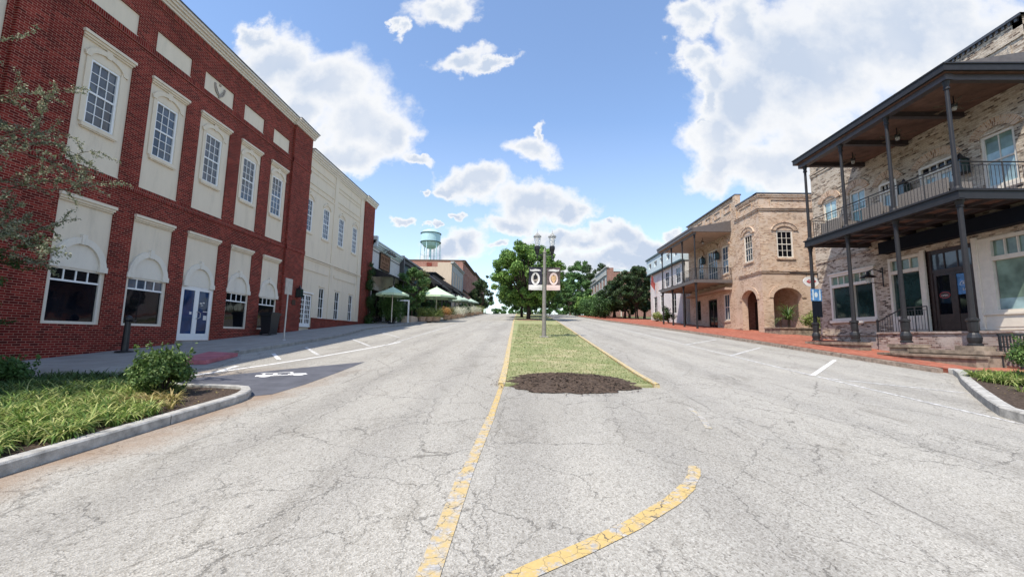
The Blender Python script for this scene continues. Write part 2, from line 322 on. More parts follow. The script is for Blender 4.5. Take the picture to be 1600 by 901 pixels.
    c = mixc(N, L, 1.0, c, ramp_(N, L, noise_(N, L, mp2.outputs[0], 1.6, 9, .75), [(.34, (.80, .79, .775)), (.46, (1, 1, 1))]), 'MULTIPLY')
    for sxx in (-4.05, 3.35, 6.1):
        se = N.new('ShaderNodeMath'); se.operation = 'MULTIPLY_ADD'; L.new(noise_(N, L, g, 2.2, 5), se.inputs[0]); se.inputs[1].default_value = .10; L.new(sx.outputs['X'], se.inputs[2])
        sd_ = N.new('ShaderNodeMath'); sd_.operation = 'SUBTRACT'; L.new(se.outputs[0], sd_.inputs[0]); sd_.inputs[1].default_value = sxx
        sa = N.new('ShaderNodeMath'); sa.operation = 'ABSOLUTE'; L.new(sd_.outputs[0], sa.inputs[0])
        sr = N.new('ShaderNodeMapRange'); L.new(sa.outputs[0], sr.inputs['Value']); sr.inputs['From Min'].default_value = .006; sr.inputs['From Max'].default_value = .022; sr.inputs['To Min'].default_value = .5; sr.inputs['To Max'].default_value = 0
        sm = N.new('ShaderNodeMapRange'); L.new(noise_(N, L, g, .8, 4), sm.inputs['Value']); sm.inputs['From Min'].default_value = .46; sm.inputs['From Max'].default_value = .56
        sp_ = N.new('ShaderNodeMath'); sp_.operation = 'MULTIPLY'; L.new(sr.outputs[0], sp_.inputs[0]); L.new(sm.outputs[0], sp_.inputs[1])
        c = mixc(N, L, sp_.outputs[0], c, (.09, .082, .072))
    wob = N.new('ShaderNodeMath'); wob.operation = 'MULTIPLY_ADD'; L.new(noise_(N, L, g, 1.3, 6), wob.inputs[0]); wob.inputs[1].default_value = 1.1; L.new(sx.outputs['X'], wob.inputs[2])
    dr = N.new('ShaderNodeMapRange'); L.new(wob.outputs[0], dr.inputs['Value']); dr.inputs['From Min'].default_value = -4.45; dr.inputs['From Max'].default_value = -3.75; dr.inputs['To Min'].default_value = .75; dr.inputs['To Max'].default_value = 0
    dy = N.new('ShaderNodeMapRange'); L.new(sx.outputs['Y'], dy.inputs['Value']); dy.inputs['From Min'].default_value = 9; dy.inputs['From Max'].default_value = 12; dy.inputs['To Min'].default_value = 1; dy.inputs['To Max'].default_value = 0
    dm = N.new('ShaderNodeMath'); dm.operation = 'MULTIPLY'; L.new(dr.outputs[0], dm.inputs[0]); L.new(dy.outputs[0], dm.inputs[1])
    c = mixc(N, L, dm.outputs[0], c, (.27, .18, .115))
    L.new(c, bs.inputs['Base Color']); bs.inputs['Roughness'].default_value = .92; bs.inputs['Specular IOR Level'].default_value = .25
    h = N.new('ShaderNodeMath'); h.operation = 'MULTIPLY_ADD'; L.new(allc.outputs[0], h.inputs[0]); h.inputs[1].default_value = -2.5; L.new(sp.outputs['Distance'], h.inputs[2])
    bump_(N, L, bs, h.outputs[0], .5, .012)
    return M, tot
MT['road'], _ = road_mat()
def paint_mat(name, col, wear0, wear1, under=(.40, .39, .375)):
    M, N, L, bs = newmat(name)
    g = N.new('ShaderNodeNewGeometry').outputs['Position']
    wr = ramp_(N, L, noise_(N, L, g, 9, 8, .72), [(wear0, (0, 0, 0)), (wear1, (1, 1, 1))])
    v = N.new('ShaderNodeTexVoronoi'); v.feature = 'DISTANCE_TO_EDGE'; v.inputs['Scale'].default_value = 8
    w = N.new('ShaderNodeTexNoise'); w.inputs['Scale'].default_value = 6; w.inputs['Detail'].default_value = 4; L.new(g, w.inputs['Vector'])
    wv = N.new('ShaderNodeVectorMath'); wv.operation = 'MULTIPLY_ADD'; L.new(w.outputs['Color'], wv.inputs[0]); wv.inputs[1].default_value = (.2, .2, 0); L.new(g, wv.inputs[2]); L.new(wv.outputs[0], v.inputs['Vector'])
    ck = ramp_(N, L, v.outputs['Distance'], [(.006, (1, 1, 1)), (.022, (0, 0, 0))])
    sp = N.new('ShaderNodeTexVoronoi'); sp.inputs['Scale'].default_value = 62; L.new(g, sp.inputs['Vector'])
    un = ramp_(N, L, sp.outputs['Color'], [(0, tuple(k*.55 for k in under)), (1, tuple(k*1.3 for k in under))])
    pc = ramp_(N, L, noise_(N, L, g, 30, 3), [(.3, tuple(k*.86 for k in col)), (.7, col)])
    c = mixc(N, L, wr, un, pc)
    c = mixc(N, L, ck, c, (.11, .095, .07))
    L.new(c, bs.inputs['Base Color']); bs.inputs['Roughness'].default_value = .8
    return M
MT['yellow'] = paint_mat('worn yellow road paint', (.56, .40, .155), .37, .50)
MT['yellow_worn'] = paint_mat('very worn yellow road paint', (.54, .40, .18), .40, .57)
MT['yellow_faint'] = paint_mat('nearly gone yellow road paint', (.50, .41, .24), .46, .62)
MT['white_paint'] = paint_mat('worn white road paint', (.80, .79, .77), .33, .43)
MT['white_fresh'] = plain('white road paint', (.85, .84, .82), .7, var=.05)
MT['white_faint'] = paint_mat('faint white road paint', (.70, .69, .67), .46, .56)
MT['patch'] = plain('dark asphalt patch', (.105, .108, .125), .9, var=.22, scale=2.2, bump=.3)
MT['kerb_yellow'] = paint_mat('yellow painted kerb', (.60, .44, .17), .40, .56, (.44, .40, .32))
def walk_mat():
    M, N, L, bs = newmat('sidewalk concrete')
    g = N.new('ShaderNodeNewGeometry').outputs['Position']
    b = N.new('ShaderNodeTexBrick'); L.new(g, b.inputs['Vector']); b.offset = 0
    b.inputs['Scale'].default_value = 1; b.inputs['Brick Width'].default_value = 1.6; b.inputs['Row Height'].default_value = 1.55; b.inputs['Mortar Size'].default_value = .010
    c = ramp_(N, L, noise_(N, L, g, 1.4, 8, .65), [(.3, (.25, .235, .21)), (.7, (.37, .35, .315))])
    f = ramp_(N, L, noise_(N, L, g, 70, 3), [(.3, (.85,)*3), (.7, (1.08,)*3)])
    c = mixc(N, L, 1.0, c, f, 'MULTIPLY'); c = mixc(N, L, b.outputs['Fac'], c, (.12, .11, .10))
    L.new(c, bs.inputs['Base Color']); bs.inputs['Roughness'].default_value = .9
    return M
MT['walk'] = walk_mat()
def lawn_mat():
    M, N, L, bs = newmat('mown lawn')
    g = N.new('ShaderNodeNewGeometry').outputs['Position']
    c = ramp_(N, L, noise_(N, L, g, .7, 8, .7), [(.3, (.19, .24, .09)), (.48, (.28, .30, .13)), (.62, (.44, .39, .22))])
    f = ramp_(N, L, noise_(N, L, g, 55, 4, .7), [(.3, (.6,)*3), (.7, (1.25,)*3)])
    L.new(mixc(N, L, 1.0, c, f, 'MULTIPLY'), bs.inputs['Base Color']); bs.inputs['Roughness'].default_value = 1
    bump_(N, L, bs, noise_(N, L, g, 60, 4), .8, .03)
    return M
MT['lawn'] = lawn_mat()
MT['ground'] = plain('grassy ground', (.12, .13, .06), 1.0, var=.4, scale=.5)

# ------------------------------------------------------------------ mesh helpers
class MB:
    def __init__(s): s.v = []; s.f = []; s.uv = []; s.mi = []
    def poly(s, pts, uvs=None, m=0):
        i = len(s.v); s.v.extend([tuple(p) for p in pts]); s.f.append(tuple(range(i, i+len(pts))))
        s.uv.extend(uvs if uvs else [(p[0], p[1]) for p in pts]); s.mi.append(m)
    def build(s, name, mat, parent=None, smooth=False, loc=None):
        base = Vector((0, 0, 0)); p = parent
        while p is not None: base += p.location; p = p.parent
        if parent is None and loc is not None: base = Vector(loc)
        me = bpy.data.meshes.new(name)
        me.from_pydata([(a-base.x, b-base.y, c-base.z) for a, b, c in s.v], [], s.f)
        uvl = me.uv_layers.new(name='UVMap')
        flat = [k for t in s.uv for k in (t[0], t[1])]
        uvl.data.foreach_set('uv', flat)
        mats = mat if isinstance(mat, (list, tuple)) else [mat]
        for q in mats: me.materials.append(MT[q] if isinstance(q, str) else q)
        if len(mats) > 1: me.polygons.foreach_set('material_index', s.mi)
        if smooth:
            me.polygons.foreach_set('use_smooth', [True]*len(s.f))
        me.update()
        o = bpy.data.objects.new(name, me); C.objects.link(o)
        if parent is not None: o.parent = parent
        elif loc is not None: o.location = loc
        return o
class FR:
    def __init__(s, o, U, Nn): s.o = Vector(o); s.U = Vector(U); s.N = Vector(Nn)
    def p(s, u, v, n=0.0): return s.o + s.U*u + s.N*n + Vector((0, 0, v))
    def off(s, dn): return FR(s.o+s.N*dn, s.U, s.N)
W = FR((0, 0, 0), (1, 0, 0), (0, 1, 0))          # plain world: u=x, n=y, v=z
LF = FR((-14.6, 0, 0), (0, 1, 0), (1, 0, 0))
RF = FR((17.5, 0, 0), (0, 1, 0), (-1, 0, 0))
def box(b, F, u0, u1, v0, v1, n0, n1, m=0):
    P = F.p
    b.poly([P(u0,v0,n1),P(u1,v0,n1),P(u1,v1,n1),P(u0,v1,n1)], [(u0,v0),(u1,v0),(u1,v1),(u0,v1)], m)
    b.poly([P(u0,v0,n0),P(u0,v1,n0),P(u1,v1,n0),P(u1,v0,n0)], [(u0,v0),(u0,v1),(u1,v1),(u1,v0)], m)
    for uu in (u0, u1):
        b.poly([P(uu,v0,n0),P(uu,v0,n1),P(uu,v1,n1),P(uu,v1,n0)], [(n0+.11,v0),(n1+.11,v0),(n1+.11,v1),(n0+.11,v1)], m)
    for vv in (v0, v1):
        b.poly([P(u0,vv,n0),P(u1,vv,n0),P(u1,vv,n1),P(u0,vv,n1)], [(u0,n0),(u1,n0),(u1,n1),(u0,n1)], m)
def facade(b, F, u0, u1, v0, v1, holes, depth=.1, m=0, edge=.0):
    """front sheet at n=0 with rectangular openings (optionally arched heads) and their reveals"""
    us = sorted({u0, u1, *[h[0] for h in holes], *[h[1] for h in holes]}); vs = sorted({v0, v1, *[h[2] for h in holes], *[h[3] for h in holes]})
    us = [k for k in us if u0 <= k <= u1]; vs = [k for k in vs if v0 <= k <= v1]
    for i in range(len(us)-1):
        for j in range(len(vs)-1):
            a, c, d, e = us[i], us[i+1], vs[j], vs[j+1]
            mu, mv = (a+c)/2, (d+e)/2
            if any(h[0] < mu < h[1] and h[2] < mv < h[3] for h in holes): continue
            b.poly([F.p(a,d),F.p(c,d),F.p(c,e),F.p(a,e)], [(a,d),(c,d),(c,e),(a,e)], m)
    for h in holes:
        a, c, d, e = h[:4]; rise = h[4] if len(h) > 4 else 0; dp = h[5] if len(h) > 5 else depth
        pts = [(a, d), (a, e-rise)]
        if rise:
            K = 14; cx = (a+c)/2; rx = (c-a)/2
            arc = [(cx-rx*cos(pi*k/K), e-rise+rise*sin(pi*k/K)) for k in range(K+1)]
            for k in range(K):
                (x0, y0), (x1, y1) = arc[k], arc[k+1]
                b.poly([F.p(x0,y0),F.p(x1,y1),F.p(x1,e),F.p(x0,e)], [(x0,y0),(x1,y1),(x1,e),(x0,e)], m)
            pts += arc[1:]
        else: pts += [(c, e)]
        pts += [(c, d)]
        for k in range(len(pts)):
            p, q = pts[k], pts[(k+1) % len(pts)]
            if p == q: continue
            vert = abs(p[0]-q[0]) < abs(p[1]-q[1])
            uv = [(0, p[1]), (0, q[1]), (dp, q[1]), (dp, p[1])] if vert else [(p[0], 0), (q[0], 0), (q[0], dp), (p[0], dp)]
            b.poly([F.p(*p,0),F.p(*q,0),F.p(*q,-dp),F.p(*p,-dp)], uv, m)
    if edge:
        for (p, q) in (((u0,v0),(u0,v1)),((u1,v0),(u1,v1)),((u0,v1),(u1,v1))):
            b.poly([F.p(*p,0),F.p(*q,0),F.p(*q,-edge),F.p(*p,-edge)], [(0,p[1]),(q[0]-p[0],q[1]),(q[0]-p[0]+edge,q[1]),(edge,p[1])], m)
def arcring(b, F, cx, v0, rx, ry, w, n0, n1, a0=0, a1=pi, K=18, m=0):
    for k in range(K):
        t0 = a0+(a1-a0)*k/K; t1 = a0+(a1-a0)*(k+1)/K
        I = [(cx+rx*cos(t), v0+ry*sin(t)) for t in (t0, t1)]; O = [(cx+(rx+w)*cos(t), v0+(ry+w)*sin(t)) for t in (t0, t1)]
        b.poly([F.p(*I[0],n1),F.p(*O[0],n1),F.p(*O[1],n1),F.p(*I[1],n1)], [(0,t0),(w,t0),(w,t1),(0,t1)] , m)
        b.poly([F.p(*O[0],n0),F.p(*O[1],n0),F.p(*O[1],n1),F.p(*O[0],n1)], None, m)
        b.poly([F.p(*I[0],n0),F.p(*I[1],n0),F.p(*I[1],n1),F.p(*I[0],n1)], None, m)
    for t in (a0, a1):
        I = (cx+rx*cos(t), v0+ry*sin(t)); O = (cx+(rx+w)*cos(t), v0+(ry+w)*sin(t))
        b.poly([F.p(*I,n0),F.p(*O,n0),F.p(*O,n1),F.p(*I,n1)], None, m)
def arcfill(b, F, cx, v0, rx, ry, n, K=18, m=0):
    pts = [(cx+rx*cos(pi*k/K), v0+ry*sin(pi*k/K)) for k in range(K+1)]
    b.poly([F.p(*q, n) for q in pts], pts, m)
def tube(b, p0, p1, r0, r1=None, K=8, caps=True, m=0):
    r1 = r0 if r1 is None else r1; p0 = Vector(p0); p1 = Vector(p1); d = (p1-p0)
    if d.length < 1e-6: return
    d.normalize(); a = d.orthogonal().normalized(); c = d.cross(a)
    A = [p0+(a*cos(2*pi*k/K)+c*sin(2*pi*k/K))*r0 for k in range(K)]; B = [p1+(a*cos(2*pi*k/K)+c*sin(2*pi*k/K))*r1 for k in range(K)]
    for k in range(K):
        q = (k+1) % K; b.poly([A[k],A[q],B[q],B[k]], [(k/K,0),(q/K,0),(q/K,1),(k/K,1)], m)
    if caps: b.poly(A[::-1], None, m); b.poly(B, None, m)
def lathe(b, x, y, z, prof, K=16, m=0, phase=0, sx=1, sy=1):
    for i in range(len(prof)-1):
        (ra, za), (rb, zb) = prof[i], prof[i+1]
        for k in range(K):
            t0 = 2*pi*k/K+phase; t1 = 2*pi*(k+1)/K+phase
            pts = [(x+ra*cos(t0)*sx,y+ra*sin(t0)*sy,z+za),(x+ra*cos(t1)*sx,y+ra*sin(t1)*sy,z+za),(x+rb*cos(t1)*sx,y+rb*sin(t1)*sy,z+zb),(x+rb*cos(t0)*sx,y+rb*sin(t0)*sy,z+zb)]
            if ra < 1e-5: pts = [pts[0], pts[2], pts[3]]
            elif rb < 1e-5: pts = pts[:3]
            b.poly(pts, None, m)
def thing(name, label, cat, loc=(0,0,0), group=None):
    o = bpy.data.objects.new(name, None); C.objects.link(o); o.location = loc; o.empty_display_size = .2
    o['label'] = label; o['category'] = cat
    if group: o['group'] = group
    return o
def tag(o, label, cat, group=None):
    o['label'] = label; o['category'] = cat
    if group: o['group'] = group
    return o
def struct(o): o['kind'] = 'structure'; return o
def stuff(o, label, cat): o['kind'] = 'stuff'; o['label'] = label; o['category'] = cat; return o
def copy_tree(o, loc=None, parent=None):
    c = o.copy(); C.objects.link(c); c.parent = parent
    if loc is not None: c.location = loc
    for ch in list(o.children): copy_tree(ch, None, c)
    return c

# ------------------------------------------------------------------ ground profile (camera eye is z = 0)
PY = [-300,-30,0,9,16,23,40,94,110,150,260,900]; PZ = [-2.4,-1.9,-1.6,-1.12,-.6,-.07,1.2,5.25,5.9,5.7,1.0,0.0]
def lin(y):
    if y <= PY[0]: return PZ[0]
    for i in range(len(PY)-1):
        if y <= PY[i+1]: return PZ[i]+(PZ[i+1]-PZ[i])*(y-PY[i])/(PY[i+1]-PY[i])
    return PZ[-1]
_pc = {}
def prof(y):                                       # smooth, then straight between whole metres
    i = math.floor(y); r = y-i
    def node(k):
        if k not in _pc: _pc[k] = sum(lin(k+d) for d in (-3,-2,-1,0,1,2,3))/7
        return _pc[k]
    return node(i)*(1-r)+node(i+1)*r
def g(x, y): return prof(y) - .012*max(0.0, min(-.6-x, 15.4))
def drape(poly, off, name, mat, parent=None, thick=0.0, uvrot=False, xcuts=(-.6, -16.0)):
    bm = bmesh.new(); vs = [bm.verts.new((x, y, 0)) for x, y in poly]; bm.faces.new(vs)
    ys = [p[1] for p in poly]; xs = [p[0] for p in poly]
    lo, hi = math.floor(min(ys)), math.ceil(max(ys))
    for k in range(lo+1, hi):
        if k > 180 and k % 10: continue
        bmesh.ops.bisect_plane(bm, geom=bm.verts[:]+bm.edges[:]+bm.faces[:], plane_co=(0, k, 0), plane_no=(0, 1, 0))
    for k in xcuts:
        if min(xs) < k < max(xs): bmesh.ops.bisect_plane(bm, geom=bm.verts[:]+bm.edges[:]+bm.faces[:], plane_co=(k, 0, 0), plane_no=(1, 0, 0))
    for v in bm.verts: v.co.z = g(v.co.x, v.co.y)+off
    top = [f for f in bm.faces]
    b = MB()
    for f in top:
        b.poly([v.co[:] for v in f.verts], [(v.co.y, v.co.x) if uvrot else (v.co.x, v.co.y) for v in f.verts])
    if thick:
        for e in bm.edges:
            if len(e.link_faces) == 1:
                p, q = e.verts[0].co, e.verts[1].co
                L_ = (p-q).length
                b.poly([p[:], q[:], (q.x, q.y, q.z-thick), (p.x, p.y, p.z-thick)], [(0, 0), (L_, 0), (L_, thick), (0, thick)])
    bm.free()
    return b.build(name, mat, parent)
def offset_line(pts, w):
    """points shifted to the left of the line by w"""
    out = []
    for i, p in enumerate(pts):
        a = Vector(pts[max(0, i-1)]); c = Vector(pts[min(len(pts)-1, i+1)]); d = (c-a).normalized()
        out.append((p[0]-d.y*w, p[1]+d.x*w))
    return out
def refine(pts, step=.5):
    out = [tuple(pts[0])]
    for a, c in zip(pts, pts[1:]):
        n = max(1, int((Vector(a)-Vector(c)).length/step))
        for k in range(1, n+1): out.append((a[0]+(c[0]-a[0])*k/n, a[1]+(c[1]-a[1])*k/n))
    return out
def kerb(name, pts, w, h, mat, label=None, base=-.05, joints=True):
    """raised kerb along a line; width to the left; one mesh"""
    P = refine(pts, .45); Q = offset_line(P, w); b = MB(); rnd = random.Random(len(P))
    s = 0
    for i in range(len(P)-1):
        a0, a1, b0, b1 = P[i], P[i+1], Q[i], Q[i+1]
        z = lambda p, e: (p[0], p[1], g(*p)+e)
        L_ = (Vector(a0)-Vector(a1)).length
        cham = .02
        ia0, ia1 = [(p[0]+(q[0]-p[0])*.12, p[1]+(q[1]-p[1])*.12) for p, q in ((a0, b0), (a1, b1))]
        jit = 0
        b.poly([z(ia0,h),z(ia1,h),z(b1,h),z(b0,h)], [(s,0),(s+L_,0),(s+L_,w),(s,w)])
        b.poly([z(a0,h-cham),z(a1,h-cham),z(ia1,h),z(ia0,h)])
        b.poly([z(a0,base),z(a1,base),z(a1,h-cham),z(a0,h-cham)], [(s,0),(s+L_,0),(s+L_,h),(s,h)])
        b.poly([z(b0,h),z(b1,h),z(b1,base),z(b0,base)])
        s += L_
    for i in range(4, len(P)-2, 5):
        a0, b0, a1 = P[i], Q[i], P[i+1]; d = Vector((a1[0]-a0[0], a1[1]-a0[1])).normalized()*.010
        o = [(a0[0]-(b0[0]-a0[0])*.02, a0[1]-(b0[1]-a0[1])*.02), (b0[0], b0[1])]
        z_ = lambda p, e: (p[0], p[1], g(*p)+e)
        b.poly([z_(o[0], h-.015), z_((o[0][0]+d.x, o[0][1]+d.y), h-.015), z_((o[1][0]+d.x, o[1][1]+d.y), h+.0025), z_(o[1], h+.0025)], None, 1)
        b.poly([z_(o[0], .0), z_((o[0][0]+d.x, o[0][1]+d.y), .0), z_((o[0][0]+d.x, o[0][1]+d.y), h-.015), z_(o[0], h-.015)], None, 1)
    for (p, q) in ((P[0], Q[0]), (P[-1], Q[-1])):
        b.poly([(p[0],p[1],g(*p)+base),(q[0],q[1],g(*q)+base),(q[0],q[1],g(*q)+h),(p[0],p[1],g(*p)+h-.02)])
    return struct(b.build(name, [mat, 'joint']))

# ground sheet to the horizon
def terrain():
    ys = [-300,-100,-60,-30]+list(range(-20, 180, 2))+list(range(180, 300, 20))+[320,400,600,900,1500,3000]
    xs = [-3000,-900,-300,-120,-60,-30,-16,-11,-.6,12.6,20,30,60,120,300,900,3000]
    def z(x, y):
        yy = max(-290, min(y, 890)); return g(max(-16, min(x, 20)), yy)-.06
    b = MB()
    for i in range(len(xs)-1):
        for j in range(len(ys)-1):
            q = [(xs[i],ys[j]),(xs[i+1],ys[j]),(xs[i+1],ys[j+1]),(xs[i],ys[j+1])]
            b.poly([(x, y, z(x, y)) for x, y in q], q)
    struct(b.build('ground', 'ground'))
terrain()
KL = [(-10.15,-30),(-10.2,11.3),(-10.2,22),(-10.6,25),(-11.4,29.5),(-11.2,33),(-10.6,37),(-9.9,45),(-9.3,55),(-9.0,110)]
KR = [(12.45,-30),(12.45,24),(12.3,30),(11.5,41),(10.7,52),(9.8,77),(9.5,110)]
struct(drape([(-11.6,-60),(12.7,-60),(12.7,24),(12.6,30),(11.8,41),(11.0,52),(10.1,77),(9.8,150),(-9.6,150),(-9.4,110),(-11.6,60)], 0.0, 'road', 'road'))
# side walks
walkL = [(-14.7,-30)]+[(-14.7,150)]+[(p[0]-.15,p[1]) for p in KL[::-1]]
walkL = [(-14.7,10.0),(-14.7,37.9),(-15.8,37.9),(-15.8,112)]+[(p[0]-.16,p[1]) for p in KL[::-1] if p[1] > 20]+[(-10.36,14.6),(-10.36,10.4),(-9.9,9.95),(-10.6,9.0),(-12.2,8.6),(-14.7,8.3)]
struct(drape(walkL, .14, 'sidewalk', 'walk', thick=.3))
kerb('kerb', [(-10.2,14.6)]+[k for k in KL if k[1] > 20], .16, .145, 'kerb_dark')
rampk = struct(drape([(-10.36,11.2),(-10.2,14.6),(-10.2,11.2)], .05, 'kerb_ramp', 'walk', thick=.1))
struct(drape([(-10.36,14.55),(-10.1,14.55),(-9.35,13.4),(-8.75,11.7),(-9.0,10.7),(-10.36,10.7)], .02, 'kerb_ramp', 'kerb_dark', thick=.05))
struct(drape([(-11.0,14.2),(-9.75,13.9),(-9.35,12.0),(-10.3,11.9)], .150, 'tactile_paving', 'pink', thick=.12))
walkR = [(18.6,8),(18.6,60)]+[(17.5,60),(17.0,77),(9.96,77)]+[(p[0]+.16,p[1]) for p in KR[::-1] if 0 < p[1] < 77]+[(12.61,12.4),(12.0,8)]
struct(drape(walkR, .14, 'brick_sidewalk', 'paver', thick=.3, uvrot=True))
kerb('kerb', [k for k in KR if 0 < k[1]][::-1][1:]+[(12.45,18),(12.45,12.7)], -.16, .145, 'stone_kerb')
def drain():
    b = MB()
    for k in range(6):
        y0 = 12.75+k*.16; b.poly([(12.442, y0, g(12, y0)+.01), (12.442, y0+.16, g(12, y0+.16)+.01), (12.442, y0+.16, g(12, y0+.16)+.115), (12.442, y0, g(12, y0)+.115)])
    struct(b.build('storm_drain', 'navy'))
drain()
# ---------------- median
ML = [(-.55,9.2),(-.58,12),(-.66,16),(-.78,22),(-.93,31),(-1.15,42),(-1.4,60),(-1.8,100)]
MR = [(3.05,9.4),(3.05,11),(3.14,14.3),(3.3,21),(3.55,30),(3.95,47),(4.2,70),(4.4,100)]
kerb('median_kerb', ML, -.16, .07, 'kerb_yellow')
kerb('median_kerb', MR, .13, .09, 'kerb_yellow')
lawn_poly = [(p[0]+.16,p[1]) for p in ML]+[(p[0]-.16,p[1]) for p in MR[::-1]]
struct(drape(lawn_poly, .055, 'lawn', 'lawn', thick=.1))
def mulch_bed(name, cx, cy, rx, ry, h, mat, seed, label):
    rnd = random.Random(seed); b = MB(); K, R = 96, 14; V = []
    ph = [rnd.uniform(0, 6.28) for _ in range(4)]
    for i in range(R+1):
        r = i/R; row = []
        for k in range(K):
            t = 2*pi*k/K; wob = 1+.05*sin(3*t+ph[0])+.04*sin(7*t+ph[1])+.035*sin(13*t+ph[2])+.03*sin(22*t+ph[3])
            x = cx+rx*r*wob*cos(t); y = cy+ry*r*wob*sin(t)
            z = g(x, y)+.012+h*(1-r**2.2)+(rnd.uniform(-.018, .018) if i < R else 0)
            row.append((x, y, z))
        V.append(row)
    for i in range(R):
        for k in range(K): b.poly([V[i][k],V[i][(k+1)%K],V[i+1][(k+1)%K],V[i+1][k]])
    for q in range(1500):                       # loose chips
        t = rnd.uniform(0, 6.28); r = sqrt(rnd.random())*(1.0 if q < 900 else 1.1+.12*rnd.random()); x = cx+rx*r*cos(t); y = cy+ry*r*sin(t)
        z = g(x, y)+.02+max(0, h*(1-r**2.2)); s = rnd.uniform(.012, .035); a = rnd.uniform(0, 3.14); tl = rnd.uniform(-.02, .03)
        d = Vector((cos(a), sin(a), rnd.uniform(-.4, .4)))*s; e = Vector((-sin(a), cos(a), 0))*s*.4; c = Vector((x, y, z+.01))
        b.poly([c-d-e, c+d-e, c+d+e, c-d+e])
    return stuff(b.build(name, mat), label, 'mulch')
mulch_bed('mulch', 1.07, 9.72, 1.58, 1.18, .17, 'mulch', 3, 'dark mulch mound heaped at the near end of the grass median')

mulch_bed('mulch', .8, 52, 2.3, 4.2, .10, 'dirt', 4, 'brown ring of bare soil and painted crown shade around the broad median tree')  # soil ring whose dark tone stands in for the crown's shadow at the trunk
mulch_bed('mulch', 1.15, 23.3, .55, .5, .03, 'dirt', 5, 'small bare earth patch around the lamp pole foot')
# ---------------- painted markings
def strip(pts, w, mat, off=.005, name='road_marking'):
    P = refine(pts, .3); A = offset_line(P, w/2); B = offset_line(P, -w/2)
    b = MB()
    for i in range(len(P)-1):
        q = [B[i], B[i+1], A[i+1], A[i]]
        # split at whole metres so that the strip lies on the sheet
        b.poly([(x, y, g(x, y)+off) for x, y in q])
    return struct(b.build(name, mat))
strip([(-.56,-3),(-.56,4.3)], .15, 'yellow_worn', .006, 'yellow_road_line')
strip([(-.55,4.3),(-.49,6.6)], .125, 'yellow_worn', .006, 'yellow_road_line')
strip([(-.49,6.6),(-.47,9.2)], .10, 'yellow', .006, 'yellow_road_line')
strip([(-1.2,1.75),(-.5,2.25),(.08,2.76),(.45,3.03),(.86,3.36),(1.32,3.80),(1.58,4.12)], .14, 'yellow', .006, 'yellow_road_line')
strip([(1.58,4.12),(1.76,4.42),(1.86,4.66)], .12, 'yellow_worn', .006, 'yellow_road_line')
strip([(2.70,6.2),(2.86,6.8),(2.93,7.5)], .09, 'yellow_faint', .006, 'yellow_road_line')
for a, c, mt in [((11.35,15.45),(8.0,11.75),'white_paint'),((11.3,20.0),(8.05,16.3),'white_faint'),((11.3,24.5),(8.1,20.8),'white_faint')]:
    strip([a, c], .12, mt, name='white_parking_line')
strip([(8.0,11.6),(7.9,6.9)], .09, 'white_faint', name='white_parking_line'); strip([(7.98,11.75),(8.1,34)], .10, 'white_faint', name='white_parking_line')
strip([(9.9,9.55),(8.05,11.3)], .10, 'white_faint', name='white_parking_line')
strip([(-8.6,9.6),(-8.25,10.4),(-7.55,12.4),(-7.05,14.2),(-6.35,17.6),(-6.0,20)], .14, 'white_paint', name='white_parking_line')
for a, c in [((-8.35,11.95),(-8.15,10.9)),((-9.2,15.0),(-8.0,13.4)),((-9.3,17.4),(-7.3,14.6)),((-9.0,21.5),(-6.7,17.9)),((-9.2,26.5),(-6.9,22.8))]:
    strip([a, c], .13, 'white_paint' if a[1] < 16 else 'white_faint', name='white_parking_line')
strip([(-6.2,18.2),(-6.4,40)], .10, 'white_faint', name='white_parking_line')
struct(drape([(-5.25,7.85),(-4.92,8.1),(-4.85,9.2),(-4.9,10.8),(-5.0,13.0),(-6.6,11.4),(-7.6,10.2),(-8.3,9.6),(-8.2,9.0),(-6.4,8.3)], .004, 'asphalt_patch', 'patch'))
def cart_mark():                                # the white golf cart symbol painted on the patch
    b = MB(); o = Vector((-6.15, 10.45)); ax = Vector((.93, .38)).normalized(); ay = Vector((-.55, .83)).normalized()
    def pl(pts):
        q = [o+ax*(x*.62)+ay*(y*.62) for x, y in pts]; b.poly([(p.x, p.y, g(p.x, p.y)+.012) for p in q])
    pl([(-.75,.52),(.45,.52),(.52,.62),(-.70,.62)]); pl([(-.70,.05),(-.62,.05),(-.55,.54),(-.64,.54)]); pl([(.38,.10),(.47,.10),(.42,.54),(.34,.54)])
    pl([(-.95,-.25),(-.35,-.25),(-.30,.10),(-.90,.10)]); pl([(-.36,-.25),(.30,-.25),(.30,-.12),(-.36,-.12)]); pl([(.24,-.25),(.95,-.25),(.90,.06),(.42,.16),(.24,.10)])
    pl([(-.32,.08),(-.15,.08),(-.12,.38),(-.26,.38)]); pl([(-.42,.0),(.0,.0),(.0,.09),(-.42,.09)])
    for cx in (-.62, .60): pl([(cx+.2*cos(2*pi*k/12), -.28+.2*sin(2*pi*k/12)) for k in range(12)])
    struct(b.build('pavement_symbol', 'white_fresh'))
cart_mark()

